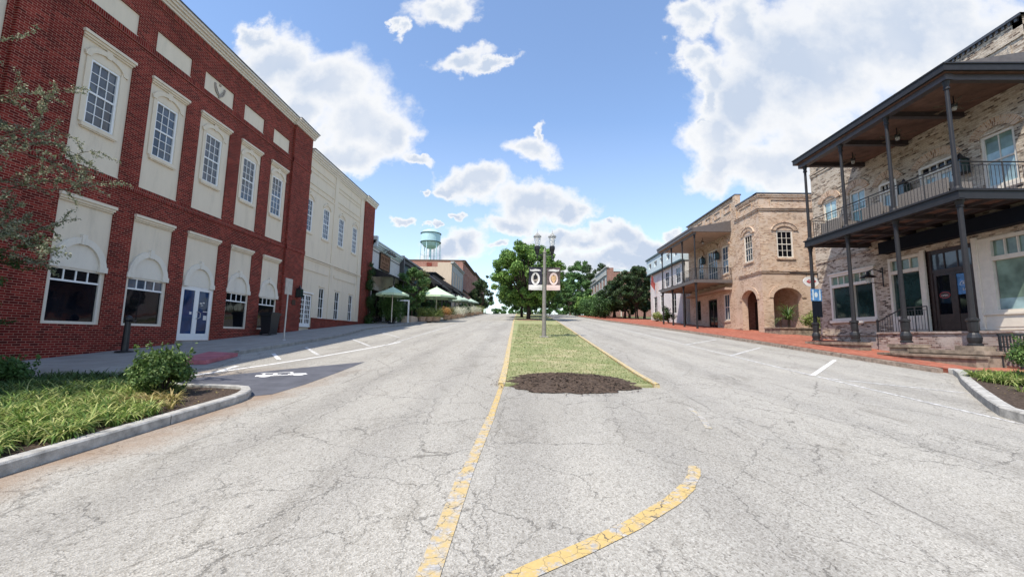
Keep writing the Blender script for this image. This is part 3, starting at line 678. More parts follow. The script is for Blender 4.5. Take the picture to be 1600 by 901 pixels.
# ---------------- planting islands
LK = [(-5.05,-12),(-5.05,7.3),(-5.1,7.62),(-5.24,7.95),(-5.46,8.22),(-5.8,8.36),(-6.4,8.42),(-7.0,8.45),(-8.2,8.95),(-9.7,9.5)]
kerb('granite_kerb', LK, .165, .135, 'concrete')
struct(drape([(-5.22,-12),(-5.22,7.3),(-5.5,8.05),(-6.4,8.24),(-7.0,8.27),(-8.2,8.8),(-9.7,9.5),(-10.6,9.0),(-12.2,8.6),(-14.7,8.3),(-18,8.0),(-18,-12)], .10, 'planting_bed', 'mulch'))
RK = [(12.45,12.55),(12.45,12.42),(11.9,11.75),(10.95,10.75),(9.6,9.2),(8.55,7.95),(8.12,7.40),(7.95,6.9),(7.95,-6)]
kerb('granite_kerb', RK, .19, .17, 'concrete')
struct(drape([(12.6,12.5),(12.0,11.7),(11.1,10.7),(9.74,9.1),(8.7,7.85),(8.27,7.3),(8.12,6.9),(8.12,-6),(20,-6),(20,11.4),(14.2,12.0)], .158, 'planting_bed', 'mulch', thick=.12))
def blades(name, mat, region, n, seed, L0, L1, label, clump=.18, w=.011, zoff=.1, cat='ground cover', per=22):
    rnd = random.Random(seed); b = MB(); cnt = 0
    while cnt < n:
        x, y = region(rnd)
        if x is None: continue
        cnt += 1
        for _ in range(per):
            a = rnd.uniform(0, 2*pi); r = rnd.uniform(0, .05); L_ = rnd.uniform(L0, L1); lean = rnd.uniform(.6, 1.45)
            d = Vector((cos(a), sin(a), 0)); s = Vector((-sin(a), cos(a), 0))*w*rnd.uniform(.7, 1.2)
            p = Vector((x, y, g(x, y)+zoff))+d*r; ang = pi/2-lean*.35; pts = [p]
            for k in range(4):
                p = p+(d*cos(ang)+Vector((0, 0, 1))*sin(ang))*L_/4; pts.append(p); ang -= lean*.55
            base = len(b.v)
            for k, q in enumerate(pts):
                ww = s*(1-.8*(k/4)**2)
                b.v.append(tuple(q-ww)); b.v.append(tuple(q+ww))
            for k in range(4):
                i = base+2*k; b.f.append((i, i+1, i+3, i+2)); b.uv.extend([(0, 0)]*4); b.mi.append(0)
    return stuff(b.build(name, mat), label, cat)
def regL(rnd):
    x = rnd.uniform(-9.8, -5.35); y = rnd.uniform(2.6, 8.0)
    if x > -6.4 and y > 6.1+(-5.35-x)*.6: return None, None
    if y > 8.1+(-7-x)*.45: return None, None
    return x, y
blades('liriope', 'blade', lambda r: (lambda p: p if p[0] is not None and (p[0] > -7.4 or r.random() < .3) else (None, None))(regL(r)), 760, 5, .20, .36, 'dense yellow green strap leaf ground cover behind the left granite kerb')
blades('dark_liriope', 'blade_dark', lambda r: (r.uniform(-10.6, -7.3), r.uniform(5.2, 9.2)), 420, 6, .2, .36, 'dark green strap leaf ground cover beside the left sidewalk', per=16)
blades('dry_grass_clump', 'blade_dry', lambda r: (r.gauss(-5.95, .2), r.gauss(6.55, .22)), 24, 7, .18, .34, 'yellow brown drying grass tuft in front of the round shrub', per=26, cat='grass')
def regR(rnd):
    x = rnd.uniform(9.6, 13.4); y = rnd.uniform(7.6, 11.6)
    if y > 9.0+(x-9.6)*.98-.1 or x < 9.6: return None, None
    if y < 7.9+(x-9.6)*.2 and x < 10.5: return None, None
    return x, y
blades('liriope', 'blade', lambda r: (lambda x: (x, r.uniform(10.15, 11.2) if x > 11.4 else r.uniform(9.6, 10.4)))(r.uniform(11.0, 13.9)), 190, 8, .2, .36, 'yellow green strap leaf edging behind the right granite kerb', zoff=.15)
blades('liriope', 'blade', lambda r: (r.gauss(10.6, .5), r.gauss(8.3, .25)), 30, 18, .2, .34, 'small strap leaf clump on mulch at the right frame edge', zoff=.15)
def litter():
    rnd = random.Random(77); b = MB()
    for _ in range(420):
        x, y = (rnd.uniform(-6.4, -5.3), rnd.uniform(2.5, 8.0)) if rnd.random() < .6 else (rnd.uniform(9.2, 13), rnd.uniform(7.4, 11.5))
        if x > 0 and y > 9+(x-9.6)*.98-.3: continue
        z = g(x, y)+(.115 if x < 0 else .172); a = rnd.uniform(0, 6.28); s = rnd.uniform(.012, .03); d = Vector((cos(a), sin(a), rnd.uniform(-.3, .5)))*s; e = Vector((-sin(a), cos(a), rnd.uniform(-.3, .3)))*s*.45; q = Vector((x, y, z))
        b.poly([q-d, q+e, q+d, q-e])
    stuff(b.build('leaf_litter', 'blade_dry'), 'dry fallen leaves scattered over the mulch beds', 'leaf litter')
litter()
def turf():
    rnd = random.Random(4); b = MB()
    for _ in range(15000):
        y = 9.6+30*rnd.random()**1.8; x = rnd.uniform(-.45, 3.0+(y-9)*.02)
        if ((x-1.07)/1.56)**2+((y-9.72)/1.15)**2 < 1: continue
        a = rnd.uniform(0, 6.28); s = .010+.0012*(y-9); h = rnd.uniform(.015, .042); z = g(x, y)+.052
        dx, dy = cos(a)*s, sin(a)*s; lx, ly = rnd.uniform(-.03, .03), rnd.uniform(-.03, .03)
        b.poly([(x-dx, y-dy, z), (x+dx, y+dy, z), (x+lx, y+ly, z+h)], [(0, 0)]*3)
    stuff(b.build('turf', 'turf_blade'), 'short mown grass blades on the median strip', 'grass')
turf()
# ------------------------------------------------------------------ building parts
def window(F, parent, u0, u1, v0, v1, cols=3, rows=4, fr=.06, n=-.08, gl='gl_blue', trim='white_trim', sash=True, sill=None, mw=.022, name='window', rail=None, glass2=None, split=None):
    """frame with glazing bars; the pane (and sill) are its own pieces"""
    b = MB()
    box(b, F, u0, u0+fr, v0, v1, n-.02, n+.045); box(b, F, u1-fr, u1, v0, v1, n-.02, n+.045)
    box(b, F, u0+fr, u1-fr, v0, v0+fr, n-.02, n+.044); box(b, F, u0+fr, u1-fr, v1-fr, v1, n-.02, n+.044)
    iu0, iu1, iv0, iv1 = u0+fr, u1-fr, v0+fr, v1-fr
    if sash:
        vm = (iv0+iv1)/2 if rail is None else rail
        box(b, F, iu0, iu1, vm-.03, vm+.03, n-.01, n+.03)
    for i in range(1, cols):
        uu = iu0+(iu1-iu0)*i/cols; box(b, F, uu-mw/2, uu+mw/2, iv0, iv1, n-.01, n+.016)
    for j in range(1, rows):
        if sash and abs(j/rows-.5) < .01: continue
        vv = iv0+(iv1-iv0)*j/rows; box(b, F, iu0, iu1, vv-mw/2, vv+mw/2, n-.01, n+.015)
    w = b.build(name, trim, parent)
    p = MB()
    if split: box(p, F, iu0, iu1, iv0, split, n-.03, n-.012); p.build('pane', gl, w); p = MB(); box(p, F, iu0, iu1, split, iv1, n-.03, n-.012); p.build('pane', glass2, w)
    else: box(p, F, iu0, iu1, iv0, iv1, n-.03, n-.012); p.build('pane', gl, w)
    if sill:
        s = MB(); box(s, F, u0-.1, u1+.1, v0-.14, v0-.002, n-.02, sill[0]); box(s, F, u0-.06, u1+.06, v0-.18, v0-.14, n-.02, sill[0]-.03); s.build('sill', sill[1], w)
    return w
def cornice(b, F, u0, u1, v, steps, m=0):
    for (a, c, n) in steps: box(b, F, u0, u1, v+a, v+c, -.3, n, m)

# ------------------------------------------------------------------ LEFT: three bay storey brick and stucco block
def red_building():
    T = thing('brick_building', 'large red brick corner building with cream stucco window panels, nearest on the left', 'building', (-14.6, 17, g(-14.6, 17)))
    bays = [(12.0, 13.75), (14.5, 16.22), (16.95, 18.82), (19.6, 21.24), (22.1, 23.72)]
    b = MB(); holes = []
    for i, (a, c) in enumerate(bays):
        holes += [(a, c, 5.35, 9.8), (a, c, 10.9, 11.76)]
        holes += [(a, c, .15 if i != 2 else -.42, 4.26)]
    holes += [(7.9, 10.1, 7.35, 12.6), (7.9, 10.1, -.1, 4.26), (3.5, 6.5, -.2, 4.26), (3.5, 6.5, 5.35, 12.6)]
    facade(b, LF, -8, 24.05, -1.9, 13.0, holes, .07)
    b.build('wall', 'red_brick', T)
    for a, c, n in ((10.25, 11.0, .10), (24.0, 26.08, .14)):
        b = MB(); box(b, LF, a, c, -1.9, 12.98, -.4, n); b.build('pier', 'red_brick', T)
    b = MB(); box(b, LF, -8, 26.06, -2, 12.9, -16, -.42); b.build('body', 'red_brick', T)
    b = MB()                                     # projecting soldier courses
    for (v0, v1, n) in ((5.07, 5.33, .035), (10.62, 10.88, .035), (12.72, 12.98, .03)): box(b, LF, -8, 24.0, v0, v1, -.03, n)
    box(b, LF, 24.0, 26.1, 5.07, 5.33, .1, .17); box(b, LF, 24.0, 26.1, 10.62, 10.88, .1, .17)
    b.build('soldier_course', 'red_soldier', T)
    b = MB()
    for u0, u1, o in ((-8, 23.9, 0), (23.9, 26.2, .14)):
        cornice(b, LF, u0, u1, 12.98, [(0, .10, .10+o), (.10, .2, .17+o), (.2, .3, .26+o), (.3, .40, .34+o)])
    b.build('cornice', 'cream_trim', T)
    b = MB(); box(b, LF, -8, 23.9, 13.38, 13.43, -.4, .38); box(b, LF, 23.9, 26.25, 13.381, 13.43, -.4, .52); b.build('coping', 'coping', T)
    S = LF.off(-.06)
    for i, (a, c) in enumerate(bays):
        cu = (a+c)/2; ww = 1.0
        # upper stucco panel with its window
        b = MB(); facade(b, S, a, c, 5.35, 9.8, [(cu-ww/2, cu+ww/2, 6.78, 9.05)], .09)
        box(b, S, a, c, 5.35, 5.40, 0, .03)
        P_ = b.build('stucco_panel', 'stucco', T)
        b = MB()
        box(b, S, a-.03, c+.03, 9.74, 9.84, 0, .16); box(b, S, a-.0, c+.0, 9.66, 9.74, 0, .11); box(b, S, a+.03, c-.03, 9.6, 9.66, 0, .06)
        b.build('panel_cap', 'stucco', P_)
        b = MB()                                 # raised surround with a shallow arched head
        for s in (-1, 1):
            x0, x1 = sorted((cu+s*ww/2, cu+s*(ww/2+.16))); box(b, S, x0, x1, 6.78, 9.12, 0, .04)
            x0, x1 = sorted((cu+s*(ww/2+.02), cu+s*(ww/2+.24))); box(b, S, x0, x1, 9.12, 9.2, 0, .055)
        arcring(b, S, cu, 9.06, .56, .32, .17, 0, .068)
        arcfill(b, S, cu, 9.05, .56, .33, .012)
        b.poly([S.p(cu-.07,9.34,.07),S.p(cu+.07,9.34,.07),S.p(cu+.11,9.6,.07),S.p(cu-.11,9.6,.07)]); box(b, S, cu-.075, cu+.075, 9.35, 9.59, 0, .066)
        b.build('window_surround', 'stucco', P_)
        window(S, T, cu-ww/2, cu+ww/2, 6.78, 9.05, 3, 6, fr=.075, n=-.05, sill=(.10, 'stucco'))
        # blank panel above
        b = MB(); b.poly([S.p(a,10.9,0),S.p(c,10.9,0),S.p(c,11.76,0),S.p(a,11.76,0)]); box(b, S, a+.002, c-.002, 10.9, 10.94, 0, .05)
        Q = b.build('stucco_panel', 'stucco', T)
        if i == 2:
            b = MB(); cy = 11.3
            arcring(b, S, cu, cy+.22, .28, .40, .05, 0, .05, pi, 2*pi, 14)
            for (x, y) in ((cu-.30, cy+.24), (cu+.30, cy+.24), (cu, cy-.26), (cu, cy+.33)):
                lathe_pts = [(x+.055*cos(k*pi/4), y+.055*sin(k*pi/4)) for k in range(8)]
                b.poly([S.p(*q, .055) for q in lathe_pts])
                box(b, S, x-.03, x+.03, y-.05, y+.05, 0, .05)
            tube(b, S.p(cu-.28, cy+.2, .04), S.p(cu, cy-.22, .04), .022); tube(b, S.p(cu+.28, cy+.2, .04), S.p(cu, cy-.22, .04), .022)
            b.build('relief_ornament', 'stone_relief', Q)
        # ground floor panel
        w0, w1 = cu-.80, cu+.80; bot = .17 if i != 2 else -.40
        if i == 2: w0, w1 = 17.02, 18.78
        b = MB(); facade(b, S, a, c, bot-.02 if i != 2 else -.42, 4.26, [(w0, w1, bot, 1.96)], .09)
        P_ = b.build('stucco_panel', 'stucco', T)
        b = MB(); box(b, S, a-.02, c+.02, 4.2, 4.3, 0, .16); box(b, S, a, c, 4.12, 4.2, 0, .11); box(b, S, a+.02, c-.02, 4.06, 4.12, 0, .06); b.build('panel_cap', 'stucco', P_)
        b = MB(); arcring(b, S, cu, 1.98, .64, .80, .21, 0, .085, K=24)
        box(b, S, cu-.88, cu-.60, 1.93, 2.12, 0, .1); box(b, S, cu+.60, cu+.88, 1.93, 2.12, 0, .1)
        box(b, S, cu-.075, cu+.075, 2.76, 3.09, 0, .12)
        b.build('arch_moulding', 'stucco_light', P_)
        b = MB(); arcfill(b, S, cu, 1.98, .64, .80, .015, 24); box(b, S, cu-.64, cu+.64, 1.96, 1.985, 0, .02); b.build('arch_infill', 'stucco_light', P_)
        if i != 2:
            w = window(S, T, w0, w1, bot, 1.96, 1, 1, fr=.07, n=-.05, gl='gl_black', sash=False, trim='cream_trim')
            b = MB(); box(b, S, w0+.07, w1-.07, 1.50, 1.56, -.055, -.02)
            for k in range(1, 4):
                uu = w0+.07+(w1-w0-.14)*k/4; box(b, S, uu-.02, uu+.02, 1.56, 1.89, -.055, -.025)
            b.build('transom_bar', 'white_trim', w)
            b = MB(); box(b, S, w0+.07, w1-.07, 1.56, 1.89, -.06, -.052); b.build('transom_pane', 'gl_blue' if i == 1 else 'gl_black', w)
        else:
            for s in (0, 1):
                x0 = w0+.04+s*(w1-w0-.08)/2; x1 = x0+(w1-w0-.08)/2
                b = MB()
                box(b, S, x0, x0+.12, bot, 1.9, -.07, -.01); box(b, S, x1-.12, x1, bot, 1.9, -.07, -.01)
                box(b, S, x0+.12, x1-.12, 1.78, 1.9, -.07, -.011); box(b, S, x0+.12, x1-.12, bot, bot+.28, -.07, -.011)
                D = b.build('glass_door', 'white_trim', T)
                b = MB(); box(b, S, x0+.12, x1-.12, bot+.28, 1.78, -.06, -.04); b.build('pane', 'gl_navy', D)
                if s == 0:
                    b = MB(); box(b, S, x1-.30, x1-.18, .72, .84, -.04, -.036); b.build('door_sticker', 'white_sign', D)
                else:
                    b = MB()
                    for (hx, w_, hz, h_) in ((.24,.13,1.22,.05),(.40,.11,1.25,.05),(.30,.05,1.13,.04),(.38,.05,1.14,.04),(.45,.26,.86,.035),(.5,.2,.5,.2)): box(b, S, x0+hx, x0+hx+w_, hz, hz+h_, -.04, -.036)
                    b.build('door_lettering', 'white_sign', D)
                    b = MB(); hx = x0+.06
                    tube(b, S.p(hx, .55, -.01), S.p(hx, .55, .07), .016); tube(b, S.p(hx, .85, -.01), S.p(hx, .85, .07), .016); tube(b, S.p(hx, .55, .07), S.p(hx+.13, .6, .07), .016); tube(b, S.p(hx+.13, .6, .07), S.p(hx+.13, .8, .07), .016); tube(b, S.p(hx, .85, .07), S.p(hx+.13, .8, .07), .016)
                    b.build('handle', 'steel', D)
            b = MB(); box(b, S, w0, w0+.04, bot, 1.96, -.08, 0); box(b, S, w1-.04, w1, bot, 1.96, -.08, 0); box(b, S, w0+.04, w1-.04, 1.9, 1.96, -.08, 0); b.build('door_frame', 'white_trim', T)
            b = MB(); box(b, LF, 16.9, 19.0, -.7, -.43, -.1, .32); b.build('door_step', 'kerb_dark', T)
    b = MB()
    for (a, c, v0, v1) in ((7.9, 10.1, 7.35, 12.6), (7.9, 10.1, -.1, 4.26), (3.5, 6.5, -.2, 4.26), (3.5, 6.5, 5.35, 12.6)): b.poly([S.p(a,v0,0),S.p(c,v0,0),S.p(c,v1,0),S.p(a,v1,0)])
    b.build('stucco_panel', 'stucco', T)
    b = MB(); box(b, LF, 25.03, 25.42, 1.72, 2.04, .14, .165); b.build('plaque', 'bronze', T)
    return T
red_building()

def stucco_building():
    T = thing('stucco_building', 'cream stucco building with four arched upper windows, joined to the red brick block', 'building', (-14.6, 31, g(-14.6, 31)))
    F = LF
    cs = [26.47, 28.92, 31.4, 33.98]; nw = [(28.6, 29.34), (31.05, 31.8), (33.58, 34.28)]
    holes = [(c-.46, c+.46, 6.8, 9.02) for c in cs]+[(a, c, 1.06, 3.2) for a, c in nw]+[(26.12, 27.72, .38, 2.62)]
    b = MB(); facade(b, F, 26.08, 35.65, 1.03, 12.1, [h for h in holes], .12); box(b, F, 26.08, 26.12, -.2, 1.03, -.3, -.0)
    b.build('wall', 'stucco', T)
    b = MB(); box(b, F, 26.1, 35.65, -.5, 12.0, -16, -.13); b.build('body', 'stucco', T)
    b = MB(); box(b, F, 27.74, 35.65, -.4, 1.03, -.12, .05); box(b, F, 27.74, 35.65, .97, 1.05, -.1, .09); b.build('brick_base', 'red_brick', T)
    b = MB(); box(b, F, 35.6, 37.9, -.2, 12.2, -16, .16); b.build('end_pier', 'red_brick', T)
    b = MB(); cornice(b, F, 26.1, 35.6, 12.0, [(-.12, 0, .07), (0, .12, .14), (.12, .26, .22), (.26, .40, .3)]); cornice(b, F, 35.5, 38.05, 12.0, [(-.05, .12, .26), (.12, .26, .34), (.26, .42, .42)]); b.build('cornice', 'cream_trim', T)
    b = MB(); box(b, F, 26.1, 35.5, 12.40, 12.45, -.5, .34); box(b, F, 35.5, 38.1, 12.42, 12.47, -.5, .46); b.build('coping', 'coping', T)
    b = MB(); box(b, F, 29.95, 30.5, 1.05, 11.9, -.02, .05); box(b, F, 34.85, 35.6, 1.05, 11.9, -.02, .05)
    for (u0, u1) in ((26.15, 29.93), (30.52, 34.83)):
        box(b, F, u0, u1, 11.25, 11.33, 0, .05); box(b, F, u0, u1, 10.12, 10.2, 0, .05); box(b, F, u0+.1, u1-.1, 10.95, 11.0, 0, .04); box(b, F, u0, u1, 9.74, 9.84, 0, .05); box(b, F, u0+.12, u1-.1, 4.2, 4.4, 0, .05)
    b.build('pilaster', 'stucco', T)
    b = MB(); box(b, F, 26.1, 35.62, 4.92, 5.0, 0, .07); box(b, F, 26.1, 35.62, 5.05, 5.16, 0, .1); b.build('string_course', 'stucco', T)
    for c in cs:
        w = window(F, T, c-.46, c+.46, 6.8, 9.02, 3, 6, fr=.07, n=-.05, sill=(.07, 'stucco'))
        b = MB(); arcring(b, F, c, 9.02, .48, .26, .12, 0, .07); arcfill(b, F, c, 9.02, .48, .27, .015); box(b, F, c-.06, c+.06, 9.3, 9.5, 0, .09); b.build('arch_trim', 'stucco', w)
    for a, c in nw:
        w = window(F, T, a, c, 1.06, 3.2, 2, 3, fr=.05, n=-.06, gl='gl_black', sash=False, sill=None, mw=.035)
        b = MB(); box(b, F, a-.1, c+.1, 3.25, 3.33, 0, .06); b.build('lintel', 'stucco', w)
    for s in (0, 1):
        x0 = 26.14+s*.78; x1 = x0+.78; b = MB()
        box(b, F, x0, x0+.09, .40, 2.58, -.12, -.05); box(b, F, x1-.09, x1, .40, 2.58, -.12, -.05); box(b, F, x0+.09, x1-.09, 2.48, 2.58, -.12, -.051); box(b, F, x0+.09, x1-.09, .40, .64, -.12, -.051)
        for k in (1, 2): uu = x0+.09+.6*k/3; box(b, F, uu-.02, uu+.02, .64, 2.48, -.11, -.065)
        for k in range(1, 6): vv = .64+1.84*k/6; box(b, F, x0+.09, x1-.09, vv-.02, vv+.02, -.11, -.064)
        D = b.build('french_door', 'white_trim', T); b = MB(); box(b, F, x0+.09, x1-.09, .64, 2.48, -.105, -.09); b.build('pane', 'gl_black', D)
        if s: b = MB(); tube(b, F.p(x0+.04, 1.4, -.05), F.p(x0+.04, 1.4, 0), .02); tube(b, F.p(x0+.04, 1.33, 0), F.p(x0+.04, 1.5, 0), .018); b.build('handle', 'black_metal', D)
    b = MB(); box(b, F, 26.1, 27.8, 2.64, 2.72, 0, .05); box(b, F, 26.09, 26.12, .3, 2.64, -.1, .03); b.build('door_trim', 'white_trim', T)
stucco_building()

def leaf_cloud(b, pts, n, size, rnd, droop=0.0, squash=1.0, asp=.55, bias=.5):
    """pts: list of (centre, radius); leaves lie through each clump, denser near its skin"""
    wts = [r**2 for _, r in pts]
    for _ in range(n):
        c, r = rnd.choices(pts, wts)[0]
        while True:
            d = Vector((rnd.gauss(0, 1), rnd.gauss(0, 1), rnd.gauss(0, 1)))
            if d.length > .1: break
        d.normalize(); rr = r*(rnd.random()**bias); p = Vector(c)+Vector((d.x*rr, d.y*rr, d.z*rr*squash))
        nrm = (d+Vector((rnd.gauss(0, .55), rnd.gauss(0, .55), rnd.gauss(.25, .55)))).normalized()
        a = nrm.orthogonal().normalized(); a = (Matrix.Rotation(rnd.uniform(0, 6.28), 3, nrm) @ a); e = nrm.cross(a)
        s = size*rnd.uniform(.6, 1.35)
        b.poly([p-a*s, p+e*s*asp*.9-a*s*.1, p+a*s, p-e*s*asp*.9-a*s*.1], [(0, 0)]*4)
def tree(label, x, y, h, trunk_h, rx, rz, mat, n, size, seed, group=None, cat='tree', trunk_r=.22, nclump=46, clump=(.16, .28), bark='bark', name='tree', ry=None, z0=None, lean=0, multi=1, flat=.8, gap=0.0, zb=None):
    rnd = random.Random(seed); gz = g(x, y) if z0 is None else z0; ry = ry or rx
    T = thing(name, label, cat, (x, y, gz), group)
    cz = gz+h-rz; clumps = []
    for _ in range(nclump):
        while True:
            d = Vector((rnd.uniform(-1, 1), rnd.uniform(-1, 1), rnd.uniform(-1, 1)))
            if .15 < d.length < 1: break
        if rnd.random() < .75: d = d.normalized()*rnd.uniform(.62, .9)
        if zb is not None and d.z < zb: d.z = zb+rnd.uniform(0, .15)
        r = rnd.uniform(*clump)*2*rx
        clumps.append((Vector((x+lean+d.x*rx*(1-.0*d.z), y+d.y*ry, cz+d.z*rz)), r*.62))
    b = MB(); top = Vector((x+lean*.5, y, gz+trunk_h))
    for k in range(multi):
        q = Vector((x+(k-(multi-1)/2)*trunk_r*2.2, y+rnd.uniform(-.1, .1)*multi, gz-.1))
        mid = q.lerp(top, .5)+Vector((rnd.uniform(-.12, .12), rnd.uniform(-.1, .1), 0))
        tube(b, q, mid, trunk_r*1.15, trunk_r*.85, 9, False); tube(b, mid, top+Vector(((k-(multi-1)/2)*trunk_r*2.5, 0, 0)), trunk_r*.85, trunk_r*.7, 9, False)
    for c, r in clumps[::2]:
        m1 = top.lerp(c, .5)+Vector((rnd.uniform(-.2, .2), rnd.uniform(-.2, .2), -.12*(c-top).length*.5))
        tube(b, top-Vector((0, 0, .3)), m1, trunk_r*.4, trunk_r*.22, 5, False); tube(b, m1, c, trunk_r*.22, trunk_r*.07, 5, False)
    b.build('trunk', bark, T, smooth=True)
    b = MB(); leaf_cloud(b, clumps, n, size, rnd, squash=flat); b.build('crown', mat, T)
    return T
def shrub(label, x, y, w, h, mat, n, size, seed, z0=None, group=None, name='shrub', nclump=12, cat='shrub', stem='bark_dark'):
    rnd = random.Random(seed); gz = g(x, y)+.1 if z0 is None else z0
    T = thing(name, label, cat, (x, y, gz), group); cl = []
    for _ in range(nclump):
        t = rnd.uniform(0, 6.28); r = sqrt(rnd.random())*.62; zz = rnd.uniform(.2, .82)
        cl.append((Vector((x+w/2*r*cos(t), y+w/2*r*sin(t), gz+h*zz)), w*rnd.uniform(.16, .26)))
    b = MB()
    for c, r in cl: tube(b, (x, y, gz-.05), c, .02, .008, 4, False)
    b.build('stem', stem, T)
    b = MB(); leaf_cloud(b, cl, n, size, rnd, squash=.9); b.build('foliage', mat, T)
    return T

# vine on the end pier
def vine():
    rnd = random.Random(12); x, y = -14.2, 37.2
    T = thing('climbing_vine', 'dark green vine climbing the red brick end pier of the stucco building', 'vine', (x, y, g(x, y)))
    cl = []
    for k in range(40):
        zz = rnd.random()**1.3*5.6; wd = 1.35*(1-zz/7.5)
        cl.append((Vector((x+rnd.uniform(-.1, .35)*(1-zz/6), 37.0+rnd.uniform(-.55, 1.0)*wd, g(x, y)+zz)), rnd.uniform(.2, .38)))
    b = MB()
    for k in range(5): tube(b, (x, y+k*.2-.4, g(x, y)-.1), (x-.1, y+rnd.uniform(-.6, .6), g(x, y)+5), .03, .01, 4, False)
    b.build('stem', 'bark_dark', T); b = MB(); leaf_cloud(b, cl, 5200, .065, rnd); b.build('foliage', 'leaf_ivy', T)
vine()

# ------------------------------------------------------------------ LEFT, further shops
def white_shop():
    T = thing('shop_building', 'small white brick shop with a wooden sign and long dark awning', 'shop', (-14.6, 43, g(-14.6, 43)))
    F = LF
    b = MB(); facade(b, F, 37.95, 46.9, 0.8, 8.4, [(38.6, 42.0, 1.2, 4.3), (42.8, 46.3, 1.2, 4.3)], .15); b.build('wall', 'white_brick', T)
    b = MB(); box(b, F, 37.95, 46.9, .6, 8.4, -14, -.2); b.build('body', 'white_brick', T)
    b = MB(); cornice(b, F, 37.95, 47.0, 8.35, [(0, .14, .12), (.14, .3, .22), (.3, .5, .36), (.5, .62, .44)]); box(b, F, 37.95, 38.3, 8.3, 9.35, -.2, .5); b.build('cornice', 'pale_blue', T)
    b = MB(); box(b, F, 37.95, 46.9, 8.0, 8.06, 0, .05); b.build('trim_band', 'grey_metal', T)
    for a in (38.6, 42.8): window(F, T, a, a+3.45, 1.2, 4.3, 4, 1, n=-.1, gl='gl_black', sash=False, trim='dark_door', name='shop_window')
    b = MB(); P = F.p
    for (u0, u1) in ((37.95, 47.2),):
        a = [P(u0,6.35,.02),P(u1,6.35,.02),P(u1,5.5,2.3),P(u0,5.5,2.3)]; b.poly(a); b.poly([q-Vector((0,0,.07)) for q in a]); box(b, F, u0, u1, 5.32, 5.5, 2.26, 2.32)
        for uu in (u0, u1): b.poly([P(uu,6.35,.02),P(uu,5.5,2.3),P(uu,5.4,2.3),P(uu,5.4,.02)])
    A = b.build('awning', 'grey_metal', T)
    for uu in (38.3, 41.3, 44.2, 47.0): b = MB(); tube(b, P(uu, 1, 2.2), P(uu, 5.4, 2.2), .06); b.build('awning_post', 'black_metal', A)
    s = thing('wooden_sign', 'square weathered wood sign with dark carved lettering on the white shop', 'sign', F.p(41.5, 6.6, .1))
    b = MB(); box(b, F, 40.15, 43.0, 6.55, 8.15, .03, .12); b.build('board', 'wood_sign', s)
    b = MB(); box(b, F, 40.07, 40.17, 6.5, 8.2, .02, .15); box(b, F, 42.98, 43.08, 6.5, 8.2, .02, .15); box(b, F, 40.17, 42.98, 8.12, 8.2, .02, .149); box(b, F, 40.17, 42.98, 6.5, 6.58, .02, .149); b.build('frame', 'bark_dark', s)
    b = MB(); rnd = random.Random(2)
    for row, (z, h, us) in enumerate(((7.55,.34,(40.5,40.8,41.05,41.5,41.75,42.05,42.35,42.6)),(7.15,.14,(40.7,40.95,41.2,41.45,41.7,41.95,42.2,42.45)),(6.78,.2,(40.6,41.0,41.4,41.8,42.2,42.55)))):
        for k, u in enumerate(us): box(b, F, u, u+.07, z, z+h, .12, .135); (k % 2 == 0) and box(b, F, u+.07, u+.2, z+h*.8, z+h, .12, .134)
    b.build('carved_lettering', 'wood_dark', s)
    for i, u in enumerate((40.9, 41.75, 42.6)):
        L_ = thing('gooseneck_lamp', ('left', 'middle', 'right')[i]+' one of three black gooseneck lamps above the wooden sign', 'lamp', F.p(u, 8.5, .3), 'gooseneck lamps above the wooden sign')
        b = MB(); tube(b, F.p(u, 8.3, 0), F.p(u, 8.6, .35), .03); tube(b, F.p(u, 8.6, .35), F.p(u, 8.5, .75), .03); b.build('arm', 'black_metal', L_)
        b = MB(); q = F.p(u, 8.2, .75); lathe(b, q.x, q.y, q.z, [(.20, 0), (.17, .06), (.07, .16), (.05, .32), (0, .33)], 12); b.build('lamp_shade', 'black_metal', L_, smooth=True)
white_shop()
def teal_shop():
    T = thing('shop_building', 'dark teal shop with a toothed dark cornice beyond the white shop', 'shop', (-14.6, 51, g(-14.6, 51))); F = LF
    b = MB(); facade(b, F, 47.0, 56.0, 1.2, 9.0, [(47.8, 51.0, 2.0, 5.2), (52, 55.2, 2.0, 5.2)], .15); b.build('wall', 'teal', T)
    b = MB(); box(b, F, 47.0, 56.0, 1, 8.9, -14, -.2); b.build('body', 'teal', T)
    for a in (47.8, 52): window(F, T, a, a+3.2, 2.0, 5.2, 3, 1, n=-.1, gl='gl_black', sash=False, trim='dark_door', name='shop_window')
    b = MB(); box(b, F, 47.0, 56.1, 8.95, 9.15, -.3, .45)
    for k in range(18): box(b, F, 47.2+k*.49, 47.4+k*.49, 8.45, 8.95, 0, .3)
    b.build('cornice', 'coping', T)
    # rounded bracket at the near end
    b = MB(); box(b, F, 46.92, 47.12, 6.2, 9.2, .0, .5); b.build('end_bracket', 'coping', T)
    b = MB(); P = F.p; a = [P(47.1,6.6,.02),P(56,6.6,.02),P(56,5.7,2.4),P(47.1,5.7,2.4)]; b.poly(a); box(b, F, 47.1, 56, 5.5, 5.7, 2.3, 2.42); b.build('awning', 'black_metal', T)
teal_shop()
